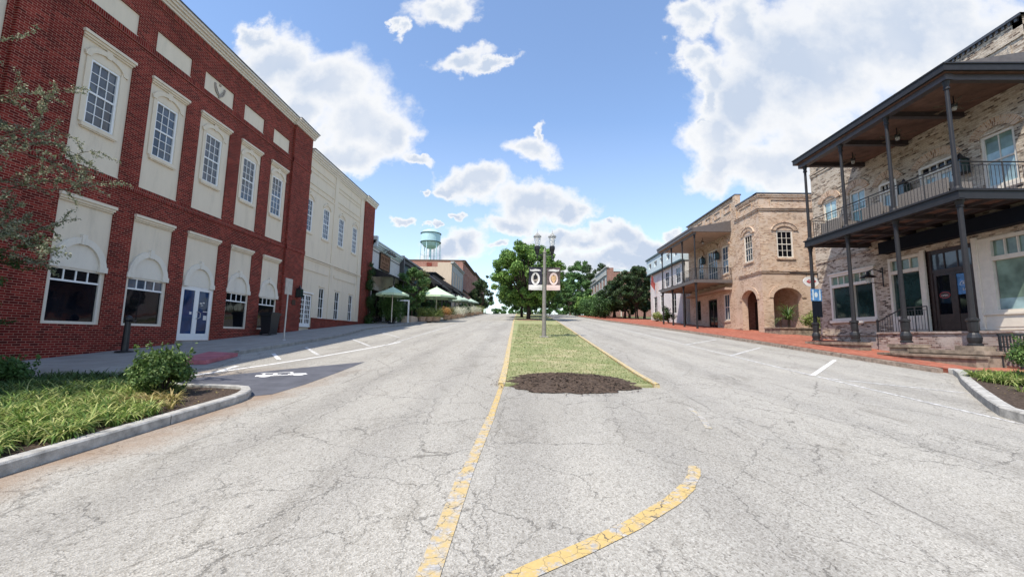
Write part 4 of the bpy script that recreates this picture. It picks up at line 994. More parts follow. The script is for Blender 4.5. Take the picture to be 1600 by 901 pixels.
def cafe():
    T = thing('cafe_building', 'low dark cafe with stepped sloping metal awnings behind the parasols', 'cafe', (-14.6, 66, g(-14.6, 66))); F = LF
    b = MB(); box(b, F, 56.1, 80.4, 2.0, 8.2, -14, 0); b.build('wall', 'bark_dark', T)
    b = MB(); P = F.p
    for (u0, u1, zt, zb, nn) in ((56.2, 64, 9.2, 7.0, 3.2), (64.1, 72, 9.6, 7.4, 3.4), (72.1, 80.2, 9.9, 7.8, 3.4)):
        a = [P(u0,zt,.0),P(u1,zt,.0),P(u1,zb,nn),P(u0,zb,nn)]; b.poly(a); b.poly([q-Vector((0,0,.12)) for q in a]); box(b, F, u0, u1, zb-.25, zb, nn-.05, nn+.05)
        for uu in (u0, u1): b.poly([P(uu,zt,0),P(uu,zb,nn),P(uu,zb-.12,nn),P(uu,zt-1.5,0)])
    A = b.build('awning', 'grey_metal', T)
    b = MB()
    for u in (57, 60, 63.8, 68, 72, 76, 80): tube(b, P(u, 2.5, 3.1), P(u, 7.3, 3.1), .08)
    b.build('post', 'black_metal', T)
    b = MB(); box(b, F, 72, 80.3, 8.2, 11.0, -8, -1.5); box(b, F, 71.8, 80.35, 11.0, 11.2, -8.2, -1.2); b.build('roof_room', 'navy', T)
    for a in (57, 61, 65.5, 69.5, 73.5): window(F, T, a, a+2.6, 2.8, 6.2, 2, 2, n=.05, gl='gl_black', sash=False, trim='dark_door', name='shop_window')
cafe()
def brick_row():
    SF = FR((0, 81, 0), (1, 0, 0), (0, -1, 0))
    T = thing('stone_building', 'beige sided building with a weathered grey stone front beyond the cafe', 'building', (-14.6, 87, g(-14.6, 87)))
    b = MB(); box(b, W, -34, -14.62, 4, 13.7, 81, 96); box(b, W, -17.5, -14.62, 13.7, 14.6, 81, 96); b.build('side_wall', 'beige_wall', T)
    F = FR((-14.55, 0, 0), (0, 1, 0), (1, 0, 0))
    hol = [(82.5+k*3.3, 84.4+k*3.3, 10.2, 13.0) for k in range(4)]+[(82+k*4.6, 85.2+k*4.6, 4.8, 8.2) for k in range(3)]
    b = MB(); facade(b, F, 81, 96, 4, 14.6, hol, .2); b.build('wall', 'grey_block', T)
    for h in hol: window(F, T, *h[:4], 2, 2, n=-.15, gl='gl_black', sash=False, trim='cream_trim')
    b = MB(); cornice(b, F, 80.9, 96, 14.4, [(0, .25, .2), (.25, .45, .4)]); box(b, F, 81, 96, 8.8, 9.1, 0, .25); b.build('cornice', 'grey_block', T)
    T = thing('brick_building', 'tall dark red brick building with a flat roofline rising behind the stone building', 'building', (-14.6, 106, g(-14.6, 106)))
    b = MB(); box(b, W, -36, -14.62, 4, 17.7, 96.1, 117); b.build('side_wall', 'red_plain', T)
    hol = [(98+k*3.1, 99.6+k*3.1, 12.2, 15.2) for k in range(6)]+[(97.5+k*5, 101.2+k*5, 5.5, 9.3) for k in range(4)]
    b = MB(); facade(b, F, 96.1, 117, 4, 17.5, hol, .2); b.build('wall', 'red_plain', T)
    for h in hol: window(F, T, *h[:4], 2, 2, n=-.15, gl='gl_black', sash=False, trim='cream_trim')
    b = MB(); cornice(b, F, 96, 117.1, 17.3, [(0, .3, .25), (.3, .6, .5)]); box(b, W, -36, -14.3, 17.7, 17.95, 96.0, 96.4); box(b, F, 96.1, 117, 10.6, 10.9, 0, .25); b.build('cornice', 'bark', T)
    b = MB(); box(b, W, -23.4, -22.2, 16.4, 17.2, 96.0, 96.09); box(b, W, -34, -16, 16.0, 16.2, 95.98, 96.09); b.build('side_band', 'red_brick', T)
    T = thing('brick_building', 'farther red brick building with a pale lower storey near the end of the left row', 'building', (-14.6, 130, g(-14.6, 130)))
    b = MB(); box(b, W, -34, -14.62, 4, 18.2, 117.2, 146); b.build('side_wall', 'red_plain', T)
    hol = [(119+k*3.2, 120.6+k*3.2, 12.4, 15) for k in range(8)]
    b = MB(); facade(b, F, 117.2, 146, 11, 18, hol, .2); b.build('wall', 'red_plain', T)
    b = MB(); facade(b, F, 117.2, 146, 4, 11, [(119+k*5, 122+k*5, 6, 9.5) for k in range(5)], .2); b.build('lower_wall', 'beige_wall', T)
    for h in hol+[(119+k*5, 122+k*5, 6, 9.5) for k in range(5)]: window(F, T, *h[:4], 2, 2, n=-.15, gl='gl_black', sash=False, trim='cream_trim')
    b = MB(); cornice(b, F, 117.1, 146, 17.8, [(0, .3, .25), (.3, .6, .5)]); b.build('cornice', 'bark', T)
brick_row()
def water_tower():
    y = 235.; r = ray(673, 376.5); x = r.x/r.y*y; z = r.z/r.y*y
    s = y/640.
    T = thing('water_tower', 'pale aqua municipal water tower on slender legs rising above the rooftops', 'water tower', (x, y, 0))
    R = 15.5*s
    b = MB(); lathe(b, x, y, z, [(R, -3*s), (R, 12.5*s), (R*.8, 16*s), (R*.45, 18.2*s), (0, 18.8*s)], 32); b.build('tank', 'tank', T, smooth=True)
    b = MB(); lathe(b, x, y, z, [(R*.93, -2.5*s), (R*.9, -5*s), (R*.72, -9*s), (R*.4, -12*s), (0, -13*s)], 32); b.build('bowl', 'tank', T, smooth=True)
    for zz in (-2.6*s, 11.6*s):
        b = MB(); lathe(b, x, y, z+zz, [(R, -.5*s), (R*1.07, -.5*s), (R*1.07, .5*s), (R, .5*s)], 32); b.build('balcony_ring', 'teal', T)
    b = MB(); lathe(b, x, y, 0, [(1.7*s, 0), (1.7*s, z-11*s)], 14); b.build('riser_pipe', 'tank', T, smooth=True)
    for k in range(6):
        t = 2*pi*k/6+.35
        b = MB(); tube(b, (x+R*1.25*cos(t), y+R*1.25*sin(t), 0), (x+R*.97*cos(t), y+R*.97*sin(t), z-3*s), .8*s, .7*s, 7); b.build('leg', 'tank', T)
    b = MB()
    for zz in (z-22*s, z-42*s):
        for k in range(6):
            t0 = 2*pi*k/6+.35; t1 = t0+pi/3; q = R*1.05; tube(b, (x+q*cos(t0), y+q*sin(t0), zz), (x+q*cos(t1), y+q*sin(t1), zz), .22*s, None, 4)
    b.build('brace', 'tank', T)
water_tower()

# ------------------------------------------------------------------ RIGHT: near limewashed building with a two level porch
def sectioned_post(F, b): pass
def near_right():
    F = RF
    T = thing('brick_building', 'whitewashed brick building with tall cream framed shop windows, nearest on the right', 'building', (17.5, 19, g(17.5, 19)))
    up = [(22.85, 23.9, 5.9, 8.12), (20.92, 21.96, 5.9, 8.0), (19.12, 20.08, 5.05, 7.75), (16.5, 18.02, 5.05, 7.72), (14.45, 15.56, 5.85, 7.9)]
    lo = [(20.78, 23.75, 1.22, 3.78), (18.3, 19.95, .60, 4.0), (16.2, 18.12, .56, 4.0), (13.85, 16.1, .56, 4.02)]
    b = MB(); facade(b, F, 13.8, 24.75, -1.4, 11.62, up+lo, .14); b.build('wall', 'pale_brick', T)
    b = MB(); box(b, F, 13.8, 24.75, -1.4, 11.3, -16, -.16)
    b.build('body', 'pale_brick', T)
    NF = FR((0, 13.8, 0), (1, 0, 0), (0, -1, 0))
    b = MB(); box(b, NF, 17.5, 33, 11.3, 11.62, -.3, .0); box(b, F, 24.45, 24.75, 11.2, 11.62, -16, -.0); b.build('parapet', 'pale_brick', T)
    b = MB()
    box(b, F, 13.75, 24.8, 11.62, 11.72, -.4, .10); box(b, NF, 17.39, 33, 11.621, 11.721, -.4, .05)
    b.build('coping', 'coping', T)
    b = MB()
    for k in range(56): box(b, F, 13.9+k*.194, 13.98+k*.194, 11.5, 11.61, 0, .07)
    b.build('dentil_course', 'coping', T)
    for v, n in ((9.95, .04), (10.1, .07), (10.9, .05), (8.62, .03), (4.62, .05), (4.75, .03)): b = MB(); box(b, F, 18.2 if v == 8.62 else 13.8, 24.75, v, v+.1, 0, n); b.build('corbel_band', 'pale_brick', T)
    for (u0, u1) in ((14.2, 17.2), (17.6, 20.6), (21.0, 24.2)):
        b = MB(); box(b, F, u0, u1, 10.35, 10.42, 0, .04); box(b, F, u0, u0+.08, 10.42, 10.8, 0, .04); box(b, F, u1-.08, u1, 10.42, 10.8, 0, .04); b.build('raised_brick_panel', 'pale_brick', T)
    b = MB(); box(b, F, 13.8, 24.75, .38, .5, 0, .06); b.build('brick_ledge', 'pale_brick', T)
    for h in up:
        b = MB(); c = (h[0]+h[1])/2; w = (h[1]-h[0])/2
        arcring(b, F, c, h[3]-.12, w+.02, .34, .34, 0, .05, .22, pi-.22, 14)
        b.build('brick_arch', 'tan_brick', T)
    # tympana between arch and frame
    for h in up:
        b = MB(); c = (h[0]+h[1])/2; arcfill(b, F, c, h[3], (h[1]-h[0])/2-.02, .21, .012, 12)
        b.build('arch_infill', 'pale_brick', T)
    for i in (0, 1): window(F, T, *up[i], 2, 2, fr=.09, n=-.09, gl='gl_green', trim='cream_trim', sill=(.05, 'cream_trim'), mw=.03, glass2='gl_clear', split=up[i][2]+1.2)
    window(F, T, *up[4], 2, 2, fr=.1, n=-.09, gl='gl_clear', trim='cream_trim', sill=(.05, 'cream_trim'), mw=.03, glass2='gl_shade', split=7.2)
    def double_door(h, leaves, tr, gl, dm, name):
        u0, u1, v0, v1 = h; fr = .1
        b = MB(); box(b, F, u0, u0+fr, v0, v1, -.13, .02); box(b, F, u1-fr, u1, v0, v1, -.13, .02); box(b, F, u0+fr, u1-fr, v1-fr, v1, -.13, .019); box(b, F, u0+fr, u1-fr, tr-.05, tr+.05, -.13, .018)
        for k in range(1, 4): uu = u0+fr+(u1-u0-2*fr)*k/4; box(b, F, uu-.015, uu+.015, tr+.05, v1-fr, -.1, -.03)
        Dm = b.build(name, dm, T)
        b = MB(); box(b, F, u0+fr, u1-fr, tr+.05, v1-fr, -.12, -.09); b.build('transom_pane', 'gl_black', Dm)
        wd = (u1-u0-2*fr)/leaves
        for k in range(leaves):
            x0 = u0+fr+k*wd; x1 = x0+wd; b = MB(); st = .12
            box(b, F, x0, x0+st, v0, tr-.05, -.12, -.04); box(b, F, x1-st, x1, v0, tr-.05, -.12, -.04); box(b, F, x0+st, x1-st, tr-.05-st, tr-.05, -.12, -.041); box(b, F, x0+st, x1-st, v0, v0+.3, -.12, -.041)
            box(b, F, (x0+x1)/2-.012, (x0+x1)/2+.012, v0+.3, tr-.05-st, -.11, -.06)
            L_ = b.build('door_leaf', dm, Dm); b = MB(); box(b, F, x0+st, x1-st, v0+.3, tr-.05-st, -.105, -.08); b.build('pane', gl, L_)
        return Dm
    double_door(up[3], 2, 7.3, 'gl_clear', 'cream_trim', 'balcony_door')
    double_door(up[2], 1, 7.3, 'gl_clear', 'cream_trim', 'balcony_door')
    # ground floor: paired window
    def shopwin(u0, u1, v0, v1, tr, n_tr, gl='gl_dim', gt='gl_shade', fr=.13, n=-.03, glass2=None, split=None, base=None):
        b = MB(); box(b, F, u0, u0+fr, v0, v1, -.14, n+.06); box(b, F, u1-fr, u1, v0, v1, -.14, n+.06); box(b, F, u0+fr, u1-fr, v1-fr, v1, -.14, n+.059); box(b, F, u0+fr, u1-fr, v0, v0+fr*.8, -.14, n+.059); box(b, F, u0+fr, u1-fr, tr-.09, tr+.07, -.14, n+.07)
        for k in range(1, n_tr): uu = u0+fr+(u1-u0-2*fr)*k/n_tr; box(b, F, uu-.02, uu+.02, tr+.07, v1-fr, -.1, n+.01)
        w = b.build('shop_window', 'cream_trim', T)
        b = MB(); box(b, F, u0+fr, u1-fr, tr+.07, v1-fr, -.12, -.08); b.build('transom_pane', gt, w)
        b = MB()
        if split: box(b, F, u0+fr, u1-fr, v0+fr*.8, split, -.12, -.08); b.build('pane', gl, w); b = MB(); box(b, F, u0+fr+.06, u1-fr-.04, split, tr-.09, -.13, -.075); b.build('roller_shade', glass2, w)
        else: box(b, F, u0+fr, u1-fr, v0+fr*.8, tr-.09, -.12, -.08); b.build('pane', gl, w)
        return w
    shopwin(20.78, 22.22, 1.22, 3.78, 3.12, 3); shopwin(22.24, 23.75, 1.22, 3.78, 3.12, 3)
    b = MB(); box(b, F, 20.7, 23.83, 1.08, 1.22, -.1, .12); b.build('window_sill', 'cream_trim', T); b = MB(); box(b, F, 20.7, 23.83, 3.78, 3.86, -.1, .08); b.build('window_lintel', 'cream_trim', T)
    w = shopwin(18.3, 19.95, 1.15, 4.0, 3.32, 3)
    b = MB(); box(b, F, 18.3, 19.95, .56, 1.15, -.14, .02); box(b, F, 18.45, 19.8, .68, 1.02, .02, .04); box(b, F, 18.12, 18.3, .56, 4.1, -.1, .08); box(b, F, 18.15, 18.27, .7, 2.9, .08, .1); b.build('wood_panelling', 'cream_trim', T); b = MB(); box(b, F, 16.02, 16.2, .56, 4.12, -.1, .08)
    box(b, F, 16.05, 16.17, .7, 2.9, .08, .1); box(b, F, 16.05, 16.17, 3.1, 3.9, .08, .1)
    box(b, F, 13.85, 16.02, .56, 1.12, -.14, .03); box(b, F, 13.9, 15.7, .68, 1.0, .03, .05); box(b, F, 13.85, 16.02, 1.12, 1.2, -.1, .1); b.build('wood_panelling', 'cream_trim', T)
    shopwin(13.85, 15.72, 1.2, 4.02, 3.22, 4, gl='gl_clear', glass2='gl_shade', split=1.72)
    b = MB(); box(b, F, 15.72, 16.02, 1.2, 4.02, -.14, .04); b.build('side_panel', 'cream_trim', T)
    # entry door
    u0, u1 = 16.2, 18.12
    b = MB(); box(b, F, u0, u0+.16, .56, 4.0, -.45, -.05); box(b, F, u1-.16, u1, .56, 4.0, -.45, -.05); box(b, F, u0+.16, u1-.16, 3.02, 3.14, -.45, -.06); box(b, F, u0+.16, u1-.16, 3.82, 4.0, -.45, -.061)
    for k in (1, 2): uu = u0+.16+(u1-u0-.32)*k/3; box(b, F, uu-.02, uu+.02, 3.14, 3.82, -.12, -.07)
    E_ = b.build('entry_door', 'dark_door', T)
    b = MB(); box(b, F, u0+.16, u1-.16, 3.14, 3.82, -.13, -.1); b.build('transom_pane', 'gl_blue', E_)
    for k in (0, 1):
        x0 = u0+.16+k*.8; x1 = x0+.8; b = MB()
        box(b, F, x0, x0+.13, .58, 3.02, -.15, -.08); box(b, F, x1-.13, x1, .58, 3.02, -.15, -.08); box(b, F, x0+.13, x1-.13, 2.88, 3.02, -.15, -.081); box(b, F, x0+.13, x1-.13, .58, 1.25, -.15, -.09)
        L_ = b.build('door_leaf', 'dark_door', E_)
        b = MB(); box(b, F, x0+.13, x1-.13, 1.25, 2.88, -.14, -.12); b.build('pane', 'gl_black', L_)
        if k == 0:
            b = MB(); box(b, F, x0+.13, x1-.13, 2.02, 2.86, -.12, -.112); b.build('blue_notice', 'blue_sign', L_)
            cu = (x0+x1)/2
            b = MB(); arcring(b, F, cu+.03, 2.40, .13, .14, .018, -.112, -.106); tube(b, F.p(cu-.13, 2.40, -.108), F.p(cu+.18, 2.40, -.108), .008, K=4); box(b, F, cu-.0, cu+.06, 2.44, 2.50, -.112, -.105); b.build('house_emblem', 'white_sign', L_)
            txt('1A', F, cu+.10, 2.16, -.104, .16, 'white_sign', L_)
        else:
            cu = (x0+x1)/2; b = MB(); pts = [(cu+.22*cos(t*pi/8), 2.05+.13*sin(t*pi/8)) for t in range(16)]
            b.poly([F.p(*q, -.11) for q in pts]); O = b.build('oval_open_sign', 'dark_door', L_)
            b = MB(); arcring(b, F, cu, 2.05, .2, .115, .02, -.11, -.104, 0, 2*pi, 20); b.build('oval_rim', 'red_sign', L_)
            txt('OPEN', F, cu+.15, 2.0, -.102, .11, 'banner_pink', L_)
    b = MB(); box(b, F, u0+.16, u1-.16, .5, .6, -.2, 0); b.build('threshold', 'dark_door', E_)
    return T
def txt(s, F, u, v, n, size, mat, parent):
    """flat lettering reading left to right for someone facing the wall"""
    cu = bpy.data.curves.new('lettering', 'FONT'); cu.body = s; cu.size = size; cu.extrude = .002; cu.resolution_u = 3
    o = bpy.data.objects.new('lettering_source', cu); C.objects.link(o)
    me = bpy.data.meshes.new_from_object(o.evaluated_get(bpy.context.evaluated_depsgraph_get()))
    C.objects.unlink(o); bpy.data.objects.remove(o)
    ux = F.U if F.N.cross(F.U).z < 0 else F.U      # reading direction
    read = Vector((0, 0, 1)).cross(F.N)
    base = Vector((0, 0, 0)); p = parent
    while p is not None: base += p.location; p = p.parent
    org = F.p(u, v, n)
    for q in me.vertices:
        w = org+read*q.co.x+Vector((0, 0, 1))*q.co.y+F.N*q.co.z; q.co = w-base
    me.materials.clear(); me.materials.append(MT[mat])
    t = bpy.data.objects.new('lettering', me); C.objects.link(t); t.parent = parent
    return t
near_right()

def column(F_, parent, x, y, z0, zd, ztop, base=True):
    """lower cast iron column, upper slender column"""
    b = MB()
    if base: lathe(b, x, y, z0, [(.19,0),(.19,.05),(.15,.08),(.17,.16),(.18,.26),(.15,.36),(.11,.42),(.125,.46),(.135,.62),(.14,.78),(.17,.80),(.17,.86),(.10,.90),(0,.90)], 14); bb = b.build('column_base', 'urn', parent, smooth=False)
    b = MB(); hb = .88 if base else 0
    lathe(b, x, y, z0+hb, [(.09, 0), (.082, .3), (.072, zd-z0-hb-.25), (.10, zd-z0-hb-.24), (.10, zd-z0-hb-.2), (.085, zd-z0-hb-.18), (.13, zd-z0-hb-.03), (.13, zd-z0-hb)], 14)
    b.build('lower_column', 'grey_metal', parent, smooth=False)
    b = MB(); lathe(b, x, y, zd+.28, [(.14, 0), (.13, .12), (.075, .2), (.068, .6), (.058, ztop-zd-.62), (.09, ztop-zd-.6), (.09, ztop-zd-.55), (.07, ztop-zd-.5), (.11, ztop-zd-.3), (.11, ztop-zd-.28)], 12)
    b.build('upper_column', 'grey_metal', parent, smooth=False)
def railing(parent, p0, p1, h=1.0, n=None, z0=None, z1=None, post=True, gap=.125, name='railing', mat='grey_metal'):
    b = MB(); p0 = Vector(p0); p1 = Vector(p1); L_ = (p1-p0).length; n = int(L_/gap)
    up = Vector((0, 0, 1))
    tube(b, p0+up*h, p1+up*h, .022, K=6); tube(b, p0+up*(h-.12), p1+up*(h-.12), .012, K=5); tube(b, p0+up*.08, p1+up*.08, .016, K=5)
    for k in range(n+1):
        q = p0.lerp(p1, k/n); r = .022 if (k == 0 or k == n or k == n//2) else .009
        tube(b, q+up*(.0 if r > .01 else .08), q+up*(h if r > .01 else h-.12), r, K=5, caps=False)
    return b.build(name, mat, parent)
def near_porch():
    T = thing('porch', 'two level black iron porch wrapping the whitewashed building, with brick floor platform', 'porch', (15.9, 17.2, g(15.9, 17.2)))
    CX = 14.5; ys = [13.68, 16.05, 18.45, 20.85]; zb = [-.03, .04, .08, .07]
    for y, z in zip(ys, zb): column(None, T, CX, y, z, 4.80, 9.06)
    # deck
    b = MB()
    box(b, W, 14.33, 14.43, 4.80, 5.07, 13.5, 21.0); box(b, W, 14.28, 14.46, 5.07, 5.12, 13.46, 21.04); box(b, W, 14.30, 14.5, 4.78, 4.82, 13.5, 21.02)
    for y0, y1 in ((13.5, 13.6), (20.9, 21.0)): box(b, W, 14.43, 17.48, 4.80, 5.069, y0, y1)
    box(b, W, 14.46, 17.48, 5.07, 5.119, 13.46, 13.6); box(b, W, 14.46, 17.48, 5.07, 5.119, 20.9, 21.04)
    D = b.build('deck_frame', 'grey_metal', T)
    b = MB(); box(b, W, 14.43, 17.49, 5.04, 5.10, 13.6, 20.9); b.build('deck_boards', 'ceiling', T)
    b = MB()
    for y in ys+[14.9, 17.3, 19.7]: box(b, W, 14.43, 17.48, 4.84 if y in ys else 4.9, 5.04, y-.06, y+.06)
    for x in (15.2, 16.0, 16.8): box(b, W, x-.04, x+.04, 4.93, 5.035, 13.6, 20.9)
    b.build('deck_joist', 'beam', T)
    b = MB(); box(b, W, 17.05, 17.45, 4.25, 4.8, 13.9, 19.9); b.build('storefront_beam', 'navy', T)
    for a, c in zip(ys, ys[1:]): railing(T, (14.5, a+.08, 5.12), (14.5, c-.08, 5.12), 1.02)
    railing(T, (14.6, 13.66, 5.12), (17.45, 13.66, 5.12), 1.02); railing(T, (14.6, 20.86, 5.12), (17.45, 20.86, 5.12), 1.02)
    # roof
    b = MB(); Y0, Y1, X0 = 13.42, 21.25, 14.22
    ring = [(X0, Y0), (X0, Y1)]
    z0, z1 = 9.50, 10.05
    b.poly([(X0, Y0, z0), (X0, Y1, z0), (17.49, Y1, z1), (17.49, Y0, z1)])
    b.poly([(X0, Y0, z0), (17.49, Y0, z1), (17.49, Y0, 9.4), (X0, Y0, 9.4)]); b.poly([(X0, Y1, z0), (17.49, Y1, z1), (17.49, Y1, 9.4), (X0, Y1, 9.4)])
    b.build('roof', 'roof_metal', T)
    b = MB(); box(b, W, X0-.04, X0+.06, 9.27, 9.49, Y0-.04, Y1+.04); box(b, W, X0+.06, 17.49, 9.27, 9.489, Y0-.04, Y0+.05); box(b, W, X0+.06, 17.49, 9.27, 9.489, Y1-.05, Y1+.04); box(b, W, X0-.07, X0+.02, 9.49, 9.54, Y0-.07, Y1+.07); box(b, W, X0+.02, 17.49, 9.49, 9.539, Y0-.07, Y0+.0); b.build('fascia', 'grey_metal', T)
    b = MB(); box(b, W, 14.36, 14.62, 9.04, 9.27, Y0+.12, Y1-.1)
    for y in ys: box(b, W, 14.62, 17.49, 9.04, 9.25, y-.10, y+.10)
    b.build('roof_beam', 'beam', T)
    b = MB(); box(b, W, X0+.06, 17.49, 9.25, 9.27, Y0+.05, Y1-.05); b.build('porch_ceiling', 'ceiling', T)
    # brick platform and steps
    b = MB(); box(b, W, 15.35, 17.48, -1.4, .40, 13.3, 18.3); b.build('platform', 'porch_brick', T)
    b = MB(); box(b, W, 15.30, 17.48, .40, .47, 13.26, 18.32); b.build('platform_edge', 'porch_brick', T)
    b = MB()
    for k in range(4): box(b, W, 15.5, 17.3, -1.2, .40-.16*(k+1), 18.3+.3*k, 18.6+.3*k)
    b.build('steps', 'porch_brick', T)
    b = MB(); up = Vector((0, 0, 1))
    tube(b, (15.42, 13.45, 1.42), (15.42, 17.0, 1.42), .022, K=6)
    R_ = railing(T, (15.42, 16.1, .47), (15.42, 17.1, .47), .97, name='stair_railing', mat='black_metal')
    b = MB(); p0 = Vector((15.42, 17.1, .47)); p1 = Vector((15.42, 18.35, -.05))
    tube(b, p0+up*.97, p1+up*.97, .024, K=6); tube(b, p0+up*.1, p1+up*.1, .016, K=5)
    for k in range(11): q = p0.lerp(p1, k/10); tube(b, q+up*.1, q+up*.97, .010, K=5, caps=False)
    tube(b, p1-up*.1, p1+up*1.03, .045, K=8); lathe(b, p1.x, p1.y, p1.z+1.0, [(.05,0),(.06,.04),(0,.09)], 8); b.build('stair_railing', 'black_metal', T)
    # low stone plinths below the columns
    for (y0, y1, zt, x0, x1) in ((13.1, 15.5, -.18, 14.1, 14.75), (15.6, 16.4, -.02, 14.15, 14.85), (17.9, 21.2, .03, 14.25, 14.7)):
        b = MB(); rnd = random.Random(int(y0)); n = 9
        box(b, W, x0, x1, -1.2, zt-.12, y0, y1); box(b, W, x0-.05, x1+.05, zt-.12, zt, y0-.05, y1+.05); b.build('stone_plinth', 'stone', T)
    b = MB(); box(b, W, 14.15, 14.85, -1.0, -.03, 13.4, 13.98); b.build('stone_pedestal', 'stone', T)
    b = MB(); box(b, W, 13.75, 14.1, -.9, -.42, 13.0, 16.4); box(b, W, 13.7, 14.12, -.42, -.34, 12.95, 16.45); b.build('stone_planter_wall', 'stone', T)
near_porch()

def fan(x, y, z, label, group='porch ceiling fans'):
    T = thing('ceiling_fan', label, 'ceiling fan', (x, y, z), group)
    b = MB(); tube(b, (x, y, z), (x, y, z-.3), .02); lathe(b, x, y, z-.42, [(0,0),(.09,.01),(.11,.06),(.09,.13),(0,.15)], 12); b.build('motor', 'black_metal', T)
    for k in range(5):
        t = 2*pi*k/5+.4; d = Vector((cos(t), sin(t), 0)); e = Vector((-sin(t), cos(t), .2))*.06; p = Vector((x, y, z-.35)); b = MB()
        a = [p+d*.1-e*.4, p+d*.62-e, p+d*.66+e*.8, p+d*.1+e*.4]; b.poly(a); b.poly([q-Vector((0,0,.012)) for q in a])
        for q, w_ in zip(a, a[1:]+a[:1]): b.poly([q, w_, w_-Vector((0,0,.012)), q-Vector((0,0,.012))])
        b.build('blade', 'bark', T)
    b = MB(); lathe(b, x, y, z-.56, [(0,0),(.06,.01),(.08,.08),(.06,.15)], 12); b.build('lamp_glass', 'lamp_glass', T, smooth=True)
fan(16.0, 19.65, 9.25, 'porch ceiling fan in the far bay of the near right porch')
fan(16.0, 17.25, 9.25, 'porch ceiling fan in the middle bay of the near right porch')
fan(16.0, 14.9, 9.25, 'porch ceiling fan in the nearest bay of the near right porch')
def lantern(F, u, v, label, n=.22, s=1.0, group=None, mat='black_metal'):
    q = F.p(u, v, n*s); T = thing('wall_lantern', label, 'lantern', q, group); x, y, z = q
    b = MB(); w = .13*s; h = .42*s
    for a, c in ((-1,-1),(-1,1),(1,-1),(1,1)): box(b, W, x+a*w-.012, x+a*w+.012, z-h/2, z+h/2, y+c*w-.012, y+c*w+.012)
    box(b, W, x-w-.03, x+w+.03, z-h/2-.03, z-h/2, y-w-.03, y+w+.03)
    lathe(b, x, y, z+h/2, [(w*1.6,0),(w*1.3,.03*s),(w*.5,.13*s),(w*.3,.2*s),(0,.26*s)], 4, phase=pi/4)
    tube(b, F.p(u, v+h*.2, 0), F.p(u, v+h*.75, n*s), .016*s); tube(b, F.p(u, v-h*.2, 0), F.p(u, v+h*.35, 0), .035*s)
    b.build('frame', mat, T); b = MB(); box(b, W, x-w*.92, x+w*.92, z-h/2, z+h/2, y-w*.92, y+w*.92); b.build('glass_box', 'gl_dim', T)
lantern(RF, 18.5, 6.95, 'upper black porch lantern left of the balcony double doors', group=None, s=1.15)
lantern(RF, 16.05, 7.0, 'upper black porch lantern right of the balcony double doors', s=1.25)
lantern(LF, 25.5, 2.5, 'dark box lantern on the red brick pier beside the white french door', n=.3, s=1.1)
def arm_lantern():
    T = thing('wall_lantern', 'black dome shaded lantern on a curved wall arm beside the paired shop window', 'lantern', (16.9, 20.45, 3.3)); F = RF
    b = MB(); tube(b, F.p(20.3, 2.75, 0), F.p(20.3, 3.7, 0), .03); tube(b, F.p(20.3, 3.45, 0), F.p(20.35, 3.6, .4), .025); tube(b, F.p(20.35, 3.6, .4), F.p(20.4, 3.5, .6), .025); tube(b, F.p(20.3, 2.9, 0), F.p(20.4, 2.95, .55), .018); b.build('arm', 'black_metal', T)
    q = F.p(20.4, 3.2, .62); b = MB(); lathe(b, q.x, q.y, q.z, [(.34,.0),(.30,.04),(.14,.12),(.08,.16),(.07,.28),(0,.33)], 16); b.build('lamp_shade', 'black_metal', T, smooth=True)
    b = MB(); lathe(b, q.x, q.y, q.z-.3, [(0,0),(.07,.02),(.11,.12),(.12,.3)], 12); b.build('globe', 'lamp_glass', T, smooth=True)
arm_lantern()
def sofa(x, y, ln, label, back=1):
    T = thing('wicker_sofa', label, 'sofa', (x, y, 5.1), 'wicker balcony furniture'); z = 5.1
    b = MB(); box(b, W, x-.35, x+.4, z+.08, z+.38, y-ln/2, y+ln/2); b.build('seat_base', 'wicker', T)
    b = MB(); box(b, W, x-.42, x-.30, z+.08, z+.78, y-ln/2, y+ln/2); b.build('backrest', 'wicker', T)
    for s in (-1, 1): b = MB(); box(b, W, x-.30, x+.4, z+.08, z+.6, y+s*ln/2-.07, y+s*ln/2+.07); b.build('armrest', 'wicker', T)
    b = MB(); box(b, W, x-.28, x+.38, z+.385, z+.5, y-ln/2+.09, y+ln/2-.09); b.build('cushion', 'cushion', T)
    for sx in (-.3, .33):
        for sy in (-1, 1): b = MB(); box(b, W, x+sx-.03, x+sx+.03, z, z+.08, y+sy*(ln/2-.1)-.03, y+sy*(ln/2-.1)+.03); b.build('leg', 'black_metal', T)
sofa(15.3, 15.35, 1.9, 'longest wicker sofa behind the balcony railing, nearest the balcony corner')
sofa(15.3, 17.55, .95, 'small wicker armchair behind the middle of the balcony railing')
sofa(15.3, 19.9, 1.2, 'low wicker loveseat at the far end of the near balcony')

